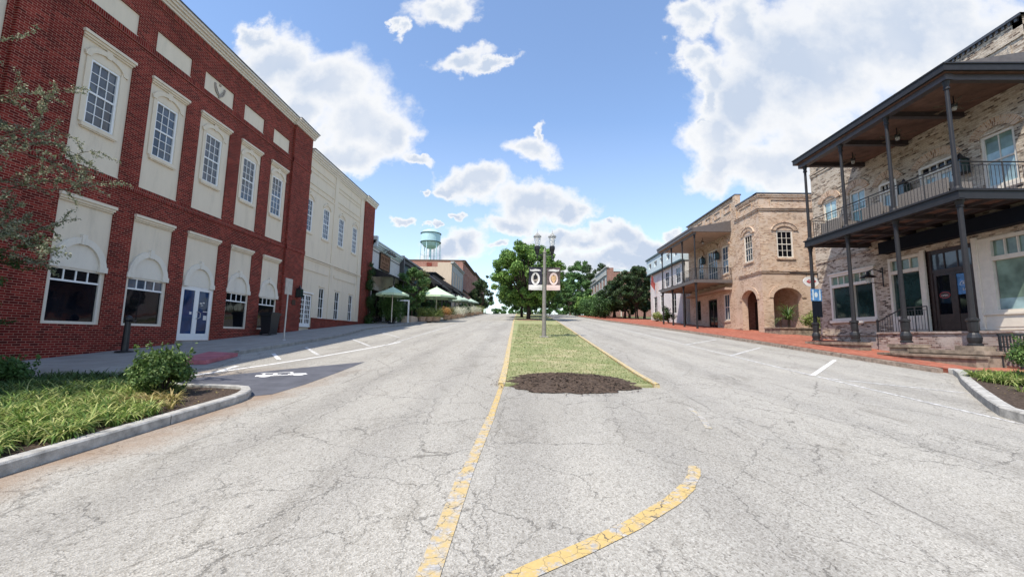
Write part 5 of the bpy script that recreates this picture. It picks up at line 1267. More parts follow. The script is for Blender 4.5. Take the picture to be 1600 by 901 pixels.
# ------------------------------------------------------------------ RIGHT: tan brick house
def tan_house():
    T = thing('brick_house', 'tan brick corner house with arched ground floor openings, second on the right', 'house', (17.5, 36, g(17.5, 36)))
    F = RF; SF = FR((0, 30.4, 0), (1, 0, 0), (0, -1, 0))
    up = [(31.45, 32.6, 6.1, 8.25)]; ups = [(18.72, 19.92, 6.15, 8.22)]
    arch = (31.15, 33.3, .2, 3.9, .8, .45); archs = (18.25, 20.3, .2, 3.92, .75, .45)
    far = [(35.2, 36.35, 5.75, 8.2), (37.2, 39.15, 5.1, 8.3), (40.1, 41.3, 5.75, 8.2)]
    farl = [(35.3, 36.3, 1.7, 4.0), (37.55, 39.3, .9, 3.75), (41.0, 42.0, 1.9, 3.9)]
    b = MB(); facade(b, F, 30.4, 43.6, 5.0, 11.0, up+far, .16); facade(b, SF, 17.5, 25, 5.0, 11.0, ups, .16)
    box(b, F, 33.5, 43.6, 11.0, 12.0, -.3, 0); box(b, F, 33.4, 33.8, 9.9, 12.0, -.3, .12)
    b.build('upper_wall', 'tan_brick', T)
    b = MB(); facade(b, F, 30.4, 34.5, -.3, 5.0, [arch], .45); facade(b, SF, 17.5, 25, -.3, 5.0, [archs], .45); facade(b, F, 34.5, 43.6, -.3, 5.0, farl, .16); b.build('lower_wall', 'tan_plaster', T)
    b = MB(); box(b, W, 17.7, 30, 4.2, 10.9, 30.6, 43.55); box(b, W, 20.4, 30, -.3, 4.2, 33.4, 43.55); box(b, W, 17.7, 20.4, -.3, 4.2, 34.6, 43.55); box(b, W, 20.6, 25, -.3, 4.2, 30.9, 33.5); b.build('body', 'tan_plaster', T)
    b = MB(); box(b, W, 17.95, 20.4, -.2, .75, 30.9, 34.6); b.build('arcade_floor', 'paver', T)
    b = MB(); box(b, W, 17.96, 20.4, .75, 4.19, 34.4, 34.58); b.build('arcade_back_wall', 'red_plain', T); b = MB(); box(b, W, 19.1, 20.3, .75, 3.2, 34.3, 34.38); b.build('arcade_door', 'dark_door', T)
    for v, n in ((5.0, .07), (5.12, .11), (9.75, .07), (9.88, .12), (10.75, .06), (10.87, .1)):
        b = MB(); box(b, F, 30.4-n, 33.5, v, v+.12, 0, n); box(b, SF, 17.5, 25, v, v+.119, 0, n); b.build('corbel_band', 'tan_brick', T)
    for fr_, u0, u1 in ((F, 33.3, 34.6), (SF, 20.3, 25), (SF, 17.5, 18.25)): b = MB(); box(b, fr_, u0, u1, .95, 1.05, 0, .06); b.build('brick_ledge', 'tan_brick', T)
    for (fr_, u0, u1) in ((F, 31.2, 33.1), (SF, 18.35, 21.5)):
        b = MB(); box(b, fr_, u0, u1, 10.55, 10.62, 0, .06); box(b, fr_, u0, u1, 10.02, 10.09, 0, .06); box(b, fr_, u0, u0+.08, 10.09, 10.55, 0, .06); box(b, fr_, u1-.08, u1, 10.09, 10.55, 0, .06); b.build('raised_brick_panel', 'tan_brick', T)
    for k in range(5):
        u0 = 34.4+k*1.8; b = MB(); box(b, F, u0, u0+1.2, 10.95, 11.02, 0, .06); box(b, F, u0, u0+1.2, 11.5, 11.57, 0, .06); box(b, F, u0, u0+.08, 11.02, 11.5, 0, .06); box(b, F, u0+1.12, u0+1.2, 11.02, 11.5, 0, .06); b.build('raised_brick_panel', 'tan_brick', T)
    b = MB(); box(b, F, 30.3, 33.45, 11.0, 11.1, -.4, .14); box(b, SF, 17.36, 25, 11.001, 11.101, -.4, .12); box(b, F, 33.4, 43.7, 12.0, 12.1, -.4, .14); b.build('coping', 'coping', T)
    for fr_, h in [(F, k) for k in up+far]+[(SF, k) for k in ups]:
        b = MB(); c = (h[0]+h[1])/2; w = (h[1]-h[0])/2; arcring(b, fr_, c, h[3]-.08, w+.05, .40, .28, 0, .07, .15, pi-.15, 14); arcring(b, fr_, c, h[3]-.08, w+.33, .66, .08, 0, .11, .15, pi-.15, 14); b.build('brick_arch', 'tan_brick', T)
    for fr_, h in ((F, arch), (SF, archs)): b = MB(); arcring(b, fr_, (h[0]+h[1])/2, h[3]-h[4], (h[1]-h[0])/2, h[4], .3, 0, .05, 0.02, pi-.02, 18); b.build('arch_ring', 'tan_plaster', T)
    for fr_, h in ((F, up[0]), (SF, ups[0])):
        window(fr_, T, *h, 3, 4, fr=.1, n=-.08, gl='gl_black', trim='cream_trim', sill=(.08, 'tan_brick'), mw=.03)
    for h in (far[0], far[2]): window(F, T, *h, 2, 4, fr=.1, n=-.08, gl='gl_blue', trim='cream_trim', sill=(.06, 'tan_brick'), mw=.03)
    window(F, T, *far[1], 4, 3, fr=.1, n=-.08, gl='gl_blue', trim='cream_trim', mw=.05, name='balcony_door', sash=False)
    window(F, T, *farl[0], 2, 2, fr=.1, n=-.08, gl='gl_blue', trim='cream_trim', sill=(.06, 'tan_brick'), mw=.03)
    window(F, T, *farl[1], 2, 1, fr=.12, n=-.08, gl='gl_black', trim='dark_door', name='entry_door', sash=False, mw=.14)
    window(F, T, *farl[2], 1, 2, fr=.1, n=-.08, gl='gl_black', trim='dark_door', sash=False)
    # porch
    P = thing('porch', 'two level dark brown porch on slim posts in front of the tan brick house', 'porch', (15.9, 39, g(15.9, 39)))
    ys = [34.75, 37.5, 40.25, 43.0]
    for y in ys: column(None, P, 14.5, y, g(14.5, y)+.14, 4.8, 9.0, base=False)
    b = MB(); box(b, W, 14.3, 14.42, 4.8, 5.08, 34.6, 43.2); box(b, W, 14.42, 17.48, 4.8, 5.079, 34.6, 34.7); box(b, W, 14.42, 17.48, 4.8, 5.079, 43.1, 43.2); b.build('deck_frame', 'roof_metal', P)
    b = MB(); box(b, W, 14.42, 17.49, 5.02, 5.08, 34.7, 43.1)
    for y in ys+[36.1, 38.9, 41.6]: box(b, W, 14.42, 17.48, 4.84, 5.02, y-.05, y+.05)
    box(b, W, 16.9, 17.49, 4.25, 4.45, 34.75, 43); b.build('deck_boards', 'soffit', P)
    X0, Y0, Y1 = 14.2, 34.5, 43.4
    b = MB(); b.poly([(X0, Y0, 9.5), (X0, Y1, 9.5), (17.49, Y1, 10.15), (17.49, Y0, 10.15)]); b.poly([(X0, Y0, 9.5), (17.49, Y0, 10.15), (17.49, Y0, 9.2), (X0, Y0, 9.2)]); b.poly([(X0, Y1, 9.5), (17.49, Y1, 10.15), (17.49, Y1, 9.2), (X0, Y1, 9.2)]); b.build('roof', 'roof_metal', P)
    b = MB(); box(b, W, X0-.05, X0+.05, 9.15, 9.5, Y0-.04, Y1+.04); box(b, W, X0+.05, 17.49, 9.15, 9.45, Y0-.05, Y0+.05); box(b, W, X0-.1, X0, 9.38, 9.53, Y0-.1, Y1+.1); b.build('fascia', 'roof_metal', P)
    b = MB(); box(b, W, X0+.05, 17.49, 9.12, 9.15, Y0+.05, Y1-.05); b.build('porch_ceiling', 'soffit', P)
    b = MB(); box(b, W, 14.4, 14.6, 8.95, 9.12, Y0+.1, Y1-.1); b.build('roof_beam', 'roof_metal', P)
    for a, c in zip(ys, ys[1:]): railing(P, (14.5, a+.06, 5.08), (14.5, c-.06, 5.08), 1.0, gap=.16)
    railing(P, (14.6, 34.75, 5.08), (17.45, 34.75, 5.08), 1.0, gap=.16)
tan_house()
lantern(RF, 39.6, 7.55, 'small porch lantern left of the balcony door on the tan brick house', s=1.3)
lantern(RF, 36.75, 7.5, 'small porch lantern right of the balcony door on the tan brick house', s=1.3)
fan(16.0, 36.6, 9.12, 'dark ceiling fan under the tan house porch roof')

def white_house():
    F = RF
    T = thing('white_building', 'white painted building with a pale blue mansard storey, third on the right', 'building', (17.5, 51, g(17.5, 51)))
    lo = [(54.2, 55.6, 3.4, 5.6), (51.9, 52.9, 3.4, 5.6), (47.5, 49, 3, 5.4)]; up = [(49.6, 51, 6.4, 8.2), (46, 47.4, 6.4, 8.2)]
    b = MB(); facade(b, F, 45, 56.9, 1.5, 8.8, lo+up, .15); b.build('wall', 'white_brick', T)
    b = MB(); box(b, F, 45, 56.9, 1.5, 9.0, -12, -.16); b.build('body', 'white_brick', T)
    for h in lo: window(F, T, *h, 2, 3, n=-.08, gl='gl_black', trim='white_trim', sash=False)
    for h in up: window(F, T, *h, 2, 3, n=-.08, gl='gl_blue', trim='white_trim', sash=False)
    b = MB(); P = F.p
    ms = [(55.2-k*2.35, 55.2-k*2.35+1.15, 9.45, 10.15) for k in range(5)]
    M2 = F.off(.38)
    facade(b, M2, 44.9, 57.2, 8.75, 10.75, ms, .25)
    box(b, F, 57.1, 57.2, 8.75, 10.75, -12, .37); box(b, F, 44.9, 45, 8.75, 10.75, -12, .37); b.build('mansard', 'pale_blue', T)
    for h in ms: window(M2, T, *h[:4], 1, 1, n=-.18, gl='gl_blue', trim='white_trim', sash=False)
    b = MB(); box(b, M2, 44.8, 57.3, 10.75, 10.95, -.8, .15); box(b, M2, 44.8, 57.3, 8.65, 8.8, -.4, .08); b.build('cornice', 'teal', T)
    b = MB(); box(b, W, 15.0, 17.49, 5.3, 5.4, 44.0, 45.9); b.build('awning', 'grey_metal', T)
    fl = thing('flag', 'faded pink and red flag hanging on the white painted wall', 'flag', F.p(54.2, 7.6, .2))
    b = MB(); tube(b, F.p(54.6, 7.2, 0), F.p(53.6, 8.3, .9), .03); b.build('pole', 'cream_trim', fl)
    b = MB(); K = 7
    for k in range(K):
        a, c = k/K, (k+1)/K; q = lambda t, v: F.p(54.5-t*.9, 7.3+t*.9-v*(1.5-.3*t)+.05*sin(9*t), .1+.75*t+.12*sin(6*t+2*v))
        b.poly([q(a, 0), q(c, 0), q(c, 1), q(a, 1)])
    b.build('cloth', 'flag', fl)
white_house()
def grey_building():
    T = thing('grey_building', 'long grey block building with a red brick side wall beyond the crape myrtles', 'building', (17.5, 100, g(17.5, 100)))
    F = RF; ho = [(89+k*3.7, 91+k*3.7, 11.2, 13.0) for k in range(8)]
    b = MB(); facade(b, F, 86.9, 119, 3, 15.0, ho, .3); b.build('wall', 'grey_block', T)
    for h in ho: window(F, T, *h, 2, 2, n=-.2, gl='gl_blue', trim='cream_trim', sash=False)
    b = MB(); box(b, F, 86.8, 100, 15.0, 15.25, -.5, .2); box(b, F, 100, 119, 14.2, 14.4, -.5, .25); box(b, F, 87, 119, 13.4, 13.6, 0, .2); b.build('cornice', 'grey_block', T)
    b = MB(); box(b, W, 17.62, 19.0, 3, 15.0, 87, 119); box(b, W, 19.0, 32, 3, 14.2, 87.0, 119); b.build('side_wall', 'red_plain', T)
    b = MB(); box(b, W, 19.0, 32, 14.2, 14.7, 86.9, 87.4); b.build('parapet_cap', 'pale_blue', T)
    b = MB(); tube(b, (20.5, 86.9, 4), (20.5, 86.9, 14.1), .12); b.build('downpipe', 'cream_trim', T)
grey_building()
# ------------------------------------------------------------------ street furniture
def street_lamp():
    x, y = 1.15, 23.3; z = g(x, y)+.05
    T = thing('street_lamp', 'twin globe street lamp with two hanging banners, standing on the grass median', 'street lamp', (x, y, z))
    b = MB(); lathe(b, x, y, z, [(.22,0),(.22,.05),(.13,.07),(.115,.6),(.085,4.75),(.085,4.8),(.11,4.82),(.11,4.86),(.06,4.9),(.05,5.0),(.02,5.08),(0,5.14)], 12); b.build('pole', 'lamp_pole', T, smooth=False)
    b = MB(); box(b, W, x-.24, x+.24, z, z+.06, y-.24, y+.24); b.build('footing', 'concrete', T)
    for s in (-1, 1):
        ax = x+s*.43
        b = MB(); tube(b, (x, y, z+4.72), (ax, y, z+4.72), .028); tube(b, (x, y, z+4.5), (x+s*.3, y, z+4.7), .015); b.build('arm', 'black_metal', T)
        b = MB(); lathe(b, ax, y, z+4.45, [(0,0),(.03,.02),(.05,.2),(.035,.25),(.10,.34),(.125,.5),(.16,.6),(.16,.75),(.13,.78),(0,.78)], 12); b.build('lamp_socket', 'black_metal', T)
        b = MB(); lathe(b, ax, y, z+5.23, [(.13,0),(.17,.3),(.215,.56),(.20,.60),(.12,.68),(.05,.74),(.02,.8),(.012,.98),(0,1.0)], 14); b.build('globe', 'lamp_glass', T, smooth=True)
        b = MB(); lathe(b, ax, y, z+5.76, [(.215,0),(.235,0),(.235,.05),(.21,.06)], 14); b.build('globe_rim', 'steel', T)
        # banner on two short arms
        b = MB(); tube(b, (x, y, z+3.98), (x+s*.92, y, z+3.98), .016); tube(b, (x, y, z+2.66), (x+s*.92, y, z+2.66), .016); b.build('banner_arm', 'black_metal', T)
        bn = thing('banner', ('dark blue lamp banner with a black standing figure in a white oval' if s < 0 else 'brown banner with a gold shape in a pale oval, right of the lamp pole'), 'banner', (x+s*.5, y, z+2.66), 'banners on the twin globe lamp')
        BF = FR((x+s*.12, y-.0, z+2.66), (s, 0, 0), (0, -1, 0)); h = 1.32; wd = .78
        b = MB(); NX, NY = 8, 10
        wv = lambda u, v: .03*sin(u*5+v*3)+.02*sin(v*7)
        for i in range(NX):
            for j in range(NY):
                u0, u1, v0, v1 = wd*i/NX, wd*(i+1)/NX, h*j/NY, h*(j+1)/NY
                b.poly([BF.p(u, v, wv(u, v)) for u, v in ((u0,v0),(u1,v0),(u1,v1),(u0,v1))])
        b.build('cloth', 'banner_dark' if s < 0 else 'banner_brown', bn)
        def patch(name, pts, n, mat):
            b = MB(); b.poly([BF.p(u, v, wv(u, v)+n) for u, v in pts]); return b.build(name, mat, bn)
        b = MB()
        for i in range(NX):
            u0, u1 = wd*i/NX, wd*(i+1)/NX
            for v0, v1 in ((0.0, .15), (.15, .30)): b.poly([BF.p(u, v, wv(u, v)+.012) for u, v in ((u0,v0),(u1,v0),(u1,v1),(u0,v1))])
        b.build('caption_strip', 'white_sign' if s < 0 else 'banner_pink', bn)
        cu = wd*(.50 if s < 0 else .52); K = 20
        b = MB()
        for k in range(K):
            t0, t1 = 2*pi*k/K, 2*pi*(k+1)/K; q = lambda r, t: (cu+.25*r*cos(t), .66+.36*r*sin(t))
            pp = [q(.66, t0), q(1.0, t0), q(1.0, t1), q(.66, t1)]; b.poly([BF.p(u, v, wv(u, v)+.016) for u, v in pp])
        b.build('oval_ring', 'white_sign' if s < 0 else 'banner_pink', bn)
        if s < 0:
            patch('oval_field', [(cu+.17*cos(t*pi/8), .66+.245*sin(t*pi/8)) for t in range(16)], .014, 'stone_relief')
            patch('printed_figure', [(cu-.05,.36),(cu-.02,.36),(cu,.58),(cu+.02,.36),(cu+.05,.36),(cu+.06,.6),(cu+.12,.62),(cu+.10,.84),(cu+.03,.88),(cu+.035,.96),(cu-.035,.96),(cu-.03,.88),(cu-.10,.84),(cu-.12,.62),(cu-.06,.6)], .020, 'silhouette')
        else:
            patch('printed_shape', [(cu,.40),(cu+.14,.62),(cu+.13,.82),(cu+.05,.88),(cu,.82),(cu-.05,.88),(cu-.13,.82),(cu-.14,.62)], .020, 'banner_gold')
        pts = [(.08,1.12),(.2,1.2),(.4,1.22),(.62,1.17),(.72,1.2),(.70,1.10),(.5,1.06),(.3,1.1)]
        patch('printed_scroll', pts, .014, 'white_sign')
street_lamp()
def trash_bin():
    x, y = -13.95, 22.2; z = g(x, y)+.14
    T = thing('trash_bin', 'black wheeled trash bin against the red brick wall near the last shop window', 'trash bin', (x, y, z))
    b = MB(); a, c = .30, .40; h = 1.12
    lo = [(-a*.8,-c*.8),(a*.8,-c*.8),(a*.8,c*.8),(-a*.8,c*.8)]; hi = [(-a,-c),(a,-c),(a,c),(-a,c)]
    for k in range(4):
        q = (k+1) % 4; b.poly([(x+lo[k][0],y+lo[k][1],z+.05),(x+lo[q][0],y+lo[q][1],z+.05),(x+hi[q][0],y+hi[q][1],z+h),(x+hi[k][0],y+hi[k][1],z+h)])
    b.poly([(x+p[0],y+p[1],z+.05) for p in lo]); box(b, W, x-a-.03, x+a+.03, z+h-.06, z+h, y-c-.03, y+c+.03); b.build('body', 'black_plastic', T)
    b = MB(); box(b, W, x-a-.04, x+a+.05, z+h, z+h+.07, y-c-.04, y+c+.04); box(b, W, x-a, x+a, z+h+.07, z+h+.12, y-c+.05, y+c-.05); b.build('lid', 'black_plastic', T)
    b = MB(); tube(b, (x-.2, y-c-.1, z+h-.05), (x+.2, y-c-.1, z+h-.05), .02); b.build('handle', 'black_plastic', T)
    for s in (-1, 1): b = MB(); tube(b, (x+s*.24-.03, y-c*.75, z+.11), (x+s*.24+.03, y-c*.75, z+.11), .11, K=14); b.build('wheel', 'black_metal', T)
trash_bin()
def ashpost():
    x, y = -13.75, 13.9; z = g(x, y)+.14
    T = thing('receptacle_post', 'slim black cigarette receptacle post on the sidewalk before the second shop window', 'receptacle', (x, y, z))
    b = MB(); lathe(b, x, y, z, [(.26,0),(.26,.03),(.22,.05),(0,.05)], 16); b.build('base_plate', 'black_plastic', T)
    b = MB(); lathe(b, x, y, z+.05, [(.105,0),(.085,.9),(.08,1.0)], 14); b.build('pole', 'black_plastic', T)
    b = MB(); lathe(b, x, y, z+1.05, [(.09,0),(.12,.06),(.12,.14),(.07,.2),(0,.24)], 14); box(b, W, x+.05, x+.24, z+1.05, z+1.12, y-.06, y+.06); b.build('head', 'black_plastic', T)
ashpost()
def sign_post():
    x, y = -11.15, 18.9; z = g(x, y)+.14
    T = thing('street_sign', 'thin metal parking sign seen edge on at the left sidewalk kerb', 'sign', (x, y, z))
    b = MB(); tube(b, (x, y, z), (x+.03, y, z+2.75), .033, K=6); b.build('post', 'steel', T)
    b = MB(); box(b, W, x+.02, x+.05, z+2.15, z+2.9, y-.28, y+.28); b.build('sign_plate', 'steel', T)
    b = MB(); lathe(b, x, y, z, [(.1,0),(.1,.02),(.05,.06)], 10); b.build('footing', 'steel', T)
sign_post()
def column_signs():
    x, y = 14.42, 20.72
    T = thing('oval_sign', 'white oval sign with red lettering hanging behind the far porch column', 'sign', (14.35, 20.95, 3.0)); SF = FR((0, 21.15, 0), (1, 0, 0), (0, -1, 0)); cx, cz = 14.62, 3.06
    b = MB(); pts = [(cx+.37*cos(t*pi/12), cz+.26*sin(t*pi/12)) for t in range(24)]
    b.poly([SF.p(*q, .03) for q in pts]); b.poly([SF.p(*q, -.03) for q in pts]); arcring(b, SF, cx, cz, .36, .25, .02, -.03, .035, 0, 2*pi, 24); b.build('board', 'white_sign', T)
    b = MB(); pts = [(cx-.25, cz), (cx-.12, cz+.10), (cx, cz+.06), (cx+.12, cz+.11), (cx+.26, cz+.02), (cx+.14, cz-.09), (cx, cz-.05), (cx-.12, cz-.09)]
    b.poly([SF.p(*q, .038) for q in pts]); b.build('lettering', 'red_sign', T)
    b = MB(); box(b, SF, cx-.14, cx+.16, cz+.0, cz+.025, .04, .045); b.build('lettering_line', 'white_sign', T)
    b = MB(); tube(b, (13.6, 21.15, 3.5), (15.0, 21.15, 3.47), .025); tube(b, (cx-.2, 21.15, 3.5), (cx-.2, 21.15, 3.25), .01); tube(b, (cx+.2, 21.15, 3.5), (cx+.2, 21.15, 3.25), .01); tube(b, (14.98, 21.15, 3.47), (15.0, 21.15, 3.15), .02); b.build('bracket', 'black_metal', T)
    T = thing('street_sign', 'blue sign with a pale symbol above a tall dark panel on the far porch column', 'sign', (14.48, 20.6, .3)); SF = FR((0, 20.66, 0), (1, 0, 0), (0, -1, 0)); cx = 14.50
    b = MB(); box(b, SF, cx-.25, cx+.25, 2.02, 2.62, -.02, .03); b.build('blue_panel', 'blue_sign', T)
    b = MB(); box(b, SF, cx-.20, cx-.14, 2.06, 2.58, .03, .036); box(b, SF, cx+.13, cx+.19, 2.06, 2.58, .03, .036); b.poly([SF.p(cx-.03+.08*cos(k*pi/7), 2.33+.13*sin(k*pi/7), .038) for k in range(14)]); b.build('symbol', 'pale_blue', T)
    b = MB(); box(b, SF, cx-.22, cx-.02, 1.22, 2.02, -.02, .03); box(b, SF, cx+.02, cx+.23, 1.22, 2.02, -.02, .031); box(b, SF, cx-.02, cx+.02, 1.3, 2.02, -.02, .02); b.build('dark_panel', 'navy', T)
column_signs()
def pedestal():
    x, y = 15.5, 19.55; z = g(x, y)+.14
    T = thing('pedestal', 'small white topped dark pedestal beneath the paired shop window', 'pedestal', (x, y, z))
    b = MB(); lathe(b, x, y, z, [(.18,0),(.16,.05),(.04,.1),(.035,1.0),(.05,1.02)], 10); b.build('stand', 'black_metal', T)
    b = MB(); lathe(b, x, y, z+1.02, [(.06,0),(.26,.08),(.28,.14),(.2,.16),(0,.12)], 14); b.build('bowl', 'white_sign', T, smooth=True)
pedestal()
def bench():
    y = 12.85; x0, x1 = 14.62, 16.5; z = g(15, 12.85)+.155
    T = thing('bench', 'black slatted metal bench beside the brick porch, at the right frame edge', 'bench', ((x0+x1)/2, y, z))
    b = MB()
    for k in range(18): u = x0+.06+(x1-x0-.12)*k/17; box(b, W, u-.02, u+.02, z+.45, z+1.0, y+.28, y+.30)
    box(b, W, x0, x1, z+.98, z+1.04, y+.265, y+.315); box(b, W, x0, x1, z+.44, z+.48, y+.265, y+.31); b.build('backrest', 'black_metal', T)
    b = MB()
    for k in range(7): box(b, W, x0, x1, z+.42, z+.44, y-.25+k*.075, y-.20+k*.075)
    b.build('seat', 'black_metal', T)
    for u in (x0, x1-.05):
        b = MB(); box(b, W, u, u+.05, z, z+.42, y-.25, y-.2); box(b, W, u, u+.05, z, z+1.0, y+.24, y+.29); b.build('leg', 'black_metal', T)
        b = MB(); box(b, W, u, u+.05, z+.62, z+.66, y-.28, y+.25); box(b, W, u, u+.05, z+.42, z+.62, y-.28, y-.24); b.build('armrest', 'black_metal', T)
bench()
# ------------------------------------------------------------------ cafe side: parasols, planters, shrubs
def parasol(x, y, r, h, label, mat, K=8, drop=.32, group='market parasols on the left sidewalk', zadj=0):
    z = g(x, y)+.14; T = thing('parasol', label, 'parasol', (x, y, z), group)
    b = MB(); tube(b, (x, y, z), (x, y, z+h), .04); b.build('pole', 'cream_trim', T)
    b = MB(); ph = pi/8; rz = h-r*.46
    for k in range(K):
        t0, t1 = 2*pi*k/K+ph, 2*pi*(k+1)/K+ph; P0 = Vector((x, y, z+h)); a0 = Vector((x+r*cos(t0), y+r*sin(t0), z+rz)); a1 = Vector((x+r*cos(t1), y+r*sin(t1), z+rz))
        m0 = P0.lerp(a0, .5)-Vector((0,0,.03)); m1 = P0.lerp(a1, .5)-Vector((0,0,.03))
        b.poly([P0, m0, m1]); b.poly([m0, a0, a1, m1])
        e0 = a0-Vector((0,0,drop*.6)); e1 = a1-Vector((0,0,drop*.6)); b.poly([a0, e0, e1, a1])
    b.build('canopy', mat, T)
    b = MB()
    for k in range(K): t = 2*pi*k/K+ph; tube(b, (x, y, z+h-.05), (x+r*.98*cos(t), y+r*.98*sin(t), z+rz-.02), .012, K=4)
    tube(b, (x, y, z+h), (x, y, z+h+.1), .03); b.build('rib', 'cream_trim', T)
    b = MB(); lathe(b, x, y, z, [(.3,0),(.3,.08),(.08,.14)], 10); b.build('foot', 'black_metal', T)
parasol(-11.9, 36.6, 1.45, 3.35, 'nearest pale green parasol, beside the vine covered pier', 'canvas')
parasol(-9.75, 45.2, 2.35, 3.75, 'largest pale green parasol, above the round lime shrubs', 'canvas')
parasol(-10.0, 62.0, 1.6, 3.2, 'first of the three small grey green parasols behind the largest one', 'canvas_grey')
parasol(-10.2, 69.0, 1.6, 3.1, 'middle of the three small grey green parasols behind the largest one', 'canvas_grey')
parasol(-10.0, 76.5, 1.6, 3.0, 'farthest of the three small grey green parasols near the dark street tree', 'canvas_grey')
def planter(x, y, w, label, mat, seed, h=1.15, pot='terracotta', group='potted shrubs along the cafe kerb', sz=.055, n=1700):
    z = g(x, y)+.14; T = thing('planter', label, 'planter', (x, y, z), group)
    b = MB(); lathe(b, x, y, z, [(.22*w,0),(.30*w,.4),(.34*w,.42),(.34*w,.48),(.28*w,.48),(0,.44)], 12); b.build('pot', pot, T)
    rnd = random.Random(seed); cl = [(Vector((x+rnd.uniform(-.3,.3)*w, y+rnd.uniform(-.3,.3)*w, z+.5+rnd.uniform(0,.6)*h)), .27*w) for _ in range(13)]
    b = MB()
    for c, r in cl[::2]: tube(b, (x, y, z+.4), c, .015, .006, 4, False)
    b.build('stem', 'bark_dark', T)
    b = MB(); leaf_cloud(b, cl, n, sz, rnd); b.build('foliage', mat, T)
pl = [(-10.55,42.3,1.2,'small lime green potted shrub, nearest of the kerb planters','leaf_lime'),(-9.95,42.8,1.3,'lime green potted shrub left of the round pale one','leaf_lime'),(-9.35,43.2,1.6,'round pale lime potted shrub below the largest parasol','leaf_lime'),
      (-9.35,49.5,1.5,'orange leaved potted shrub below the cafe awning','orange_leaf'),(-9.0,51.8,1.7,'green and yellow potted shrub behind the orange one','leaf_olive'),(-8.9,55.0,1.7,'white flowering potted shrub in the middle of the kerb row','blossom'),
      (-9.0,59.0,1.8,'second white flowering potted shrub of the kerb row','blossom'),(-8.8,63,1.8,'dark green potted shrub between the white flowering ones','leaf_mid'),(-8.9,68,1.9,'third white flowering potted shrub, beyond the dark green one','blossom'),(-8.7,75,2.0,'farthest white flowering potted shrub near the dark street tree','blossom'),(-8.8,81,2.0,'small green potted shrub at the far end of the kerb row','leaf_lime')]
for i, (x, y, w, lb, mt) in enumerate(pl): planter(x, y, w*1.2, lb, mt, 40+i)
def host_stand():
    x, y = -11.6, 38.9; z = g(x, y)+.14
    T = thing('host_stand', 'white framed menu stand beneath the nearest parasol', 'stand', (x, y, z))
    for s in (-1, 1): b = MB(); box(b, W, x+s*.55-.06, x+s*.55+.06, z, z+2.2, y-.06, y+.06); b.build('post', 'white_trim', T)
    b = MB(); box(b, W, x-.6, x+.6, z+2.05, z+2.2, y-.05, y+.05); b.build('crossbar', 'white_trim', T)
    b = MB(); box(b, W, x-.45, x-.1, z+.5, z+1.6, y-.03, y+.03); b.build('menu_board', 'white_sign', T)
host_stand()
def cafe_chair(x, y, rz, label):
    z = g(x, y)+.14
    T = thing('cafe_chair', label, 'chair', (0,0,0), 'cafe chairs under the parasols')
    b = MB(); box(b, W, -.22, .22, .43, .46, -.22, .22); b.build('seat', 'white_sign', T)
    b = MB()
    for k in range(5): box(b, W, -.2+k*.09, -.17+k*.09, .46, .9, .19, .21)
    box(b, W, -.22, .22, .88, .92, .18, .22); b.build('backrest', 'white_sign', T)
    for a in (-.19, .19):
        for c in (-.19, .19): b = MB(); tube(b, (a, c, 0), (a, c, .44), .018, K=5); b.build('leg', 'steel', T)
    T.location = (x, y, z); T.rotation_euler = (0, 0, rz); return T
def cafe_table(x, y, label, group='cafe tables under the parasols'):
    z = g(x, y)+.14
    T = thing('cafe_table', label, 'table', (x, y, z), group)
    b = MB(); lathe(b, x, y, z+.70, [(0,0),(.42,.0),(.42,.04),(0,.04)], 16); b.build('table_top', 'white_sign', T)
    b = MB(); tube(b, (x, y, z), (x, y, z+.7), .03); lathe(b, x, y, z, [(.25,0),(.25,.03),(.04,.06)], 10); b.build('leg', 'steel', T)
for i, (x, y) in enumerate(((-10.6, 46.5), (-10.6, 57.5), (-10.9, 64.5))):
    wh = ('under the largest parasol', 'just beyond the largest parasol', 'under the small grey green parasols')[i]
    cafe_table(x, y, 'round white cafe table '+wh)
    cafe_chair(x+.75, y, -pi/2, 'white slat backed cafe chair on the street side, '+wh)
    cafe_chair(x-.1, y-.75, pi, 'white slat backed cafe chair on the near side, '+wh)
def garden_wall():
    b = MB(); y0, y1 = 39.6, 41.9
    box(b, W, -11.9, -10.9, g(-11.4, 40)+.1, g(-11.4, 40)+.75, y0, y1)
    o = b.build('low_wall', 'beige_wall', None, loc=(-11.4, 40.7, g(-11.4, 40))); tag(o, 'low pale rendered wall between the vine and the lime shrubs', 'wall')
garden_wall()
shrub('tall dark hedge shrub under the nearest parasol beside the vine', -12.5, 38.6, 3.3, 3.1, 'leaf_mid', 9000, .065, 61, nclump=34)
shrub('dusky flowering shrub against the white shop awning', -13.6, 40.8, 2.2, 4.3, 'leaf_olive', 2600, .07, 62, nclump=16)
tree('loose green tree with wispy top between the two large parasols', -11.5, 41.6, 6.2, 1.6, 1.7, 2.5, 'leaf_mid', 6500, .10, 63, trunk_r=.1, nclump=34)
tree('olive leaved tree rising in front of the teal shop', -12.6, 47.5, 6.6, 2.0, 2.0, 2.6, 'leaf_olive', 4200, .11, 64, trunk_r=.1, nclump=26)
tree('dark conical street tree at the far end of the left row', -8.9, 88, 8.4, 2.0, 2.6, 3.9, 'leaf_dark', 6500, .17, 65, trunk_r=.18, nclump=44, clump=(.12, .2))
tree('second dark street tree behind the conical one', -10.6, 97, 7.4, 2.0, 2.6, 3.2, 'leaf_dark', 4500, .18, 66, trunk_r=.18, nclump=34)

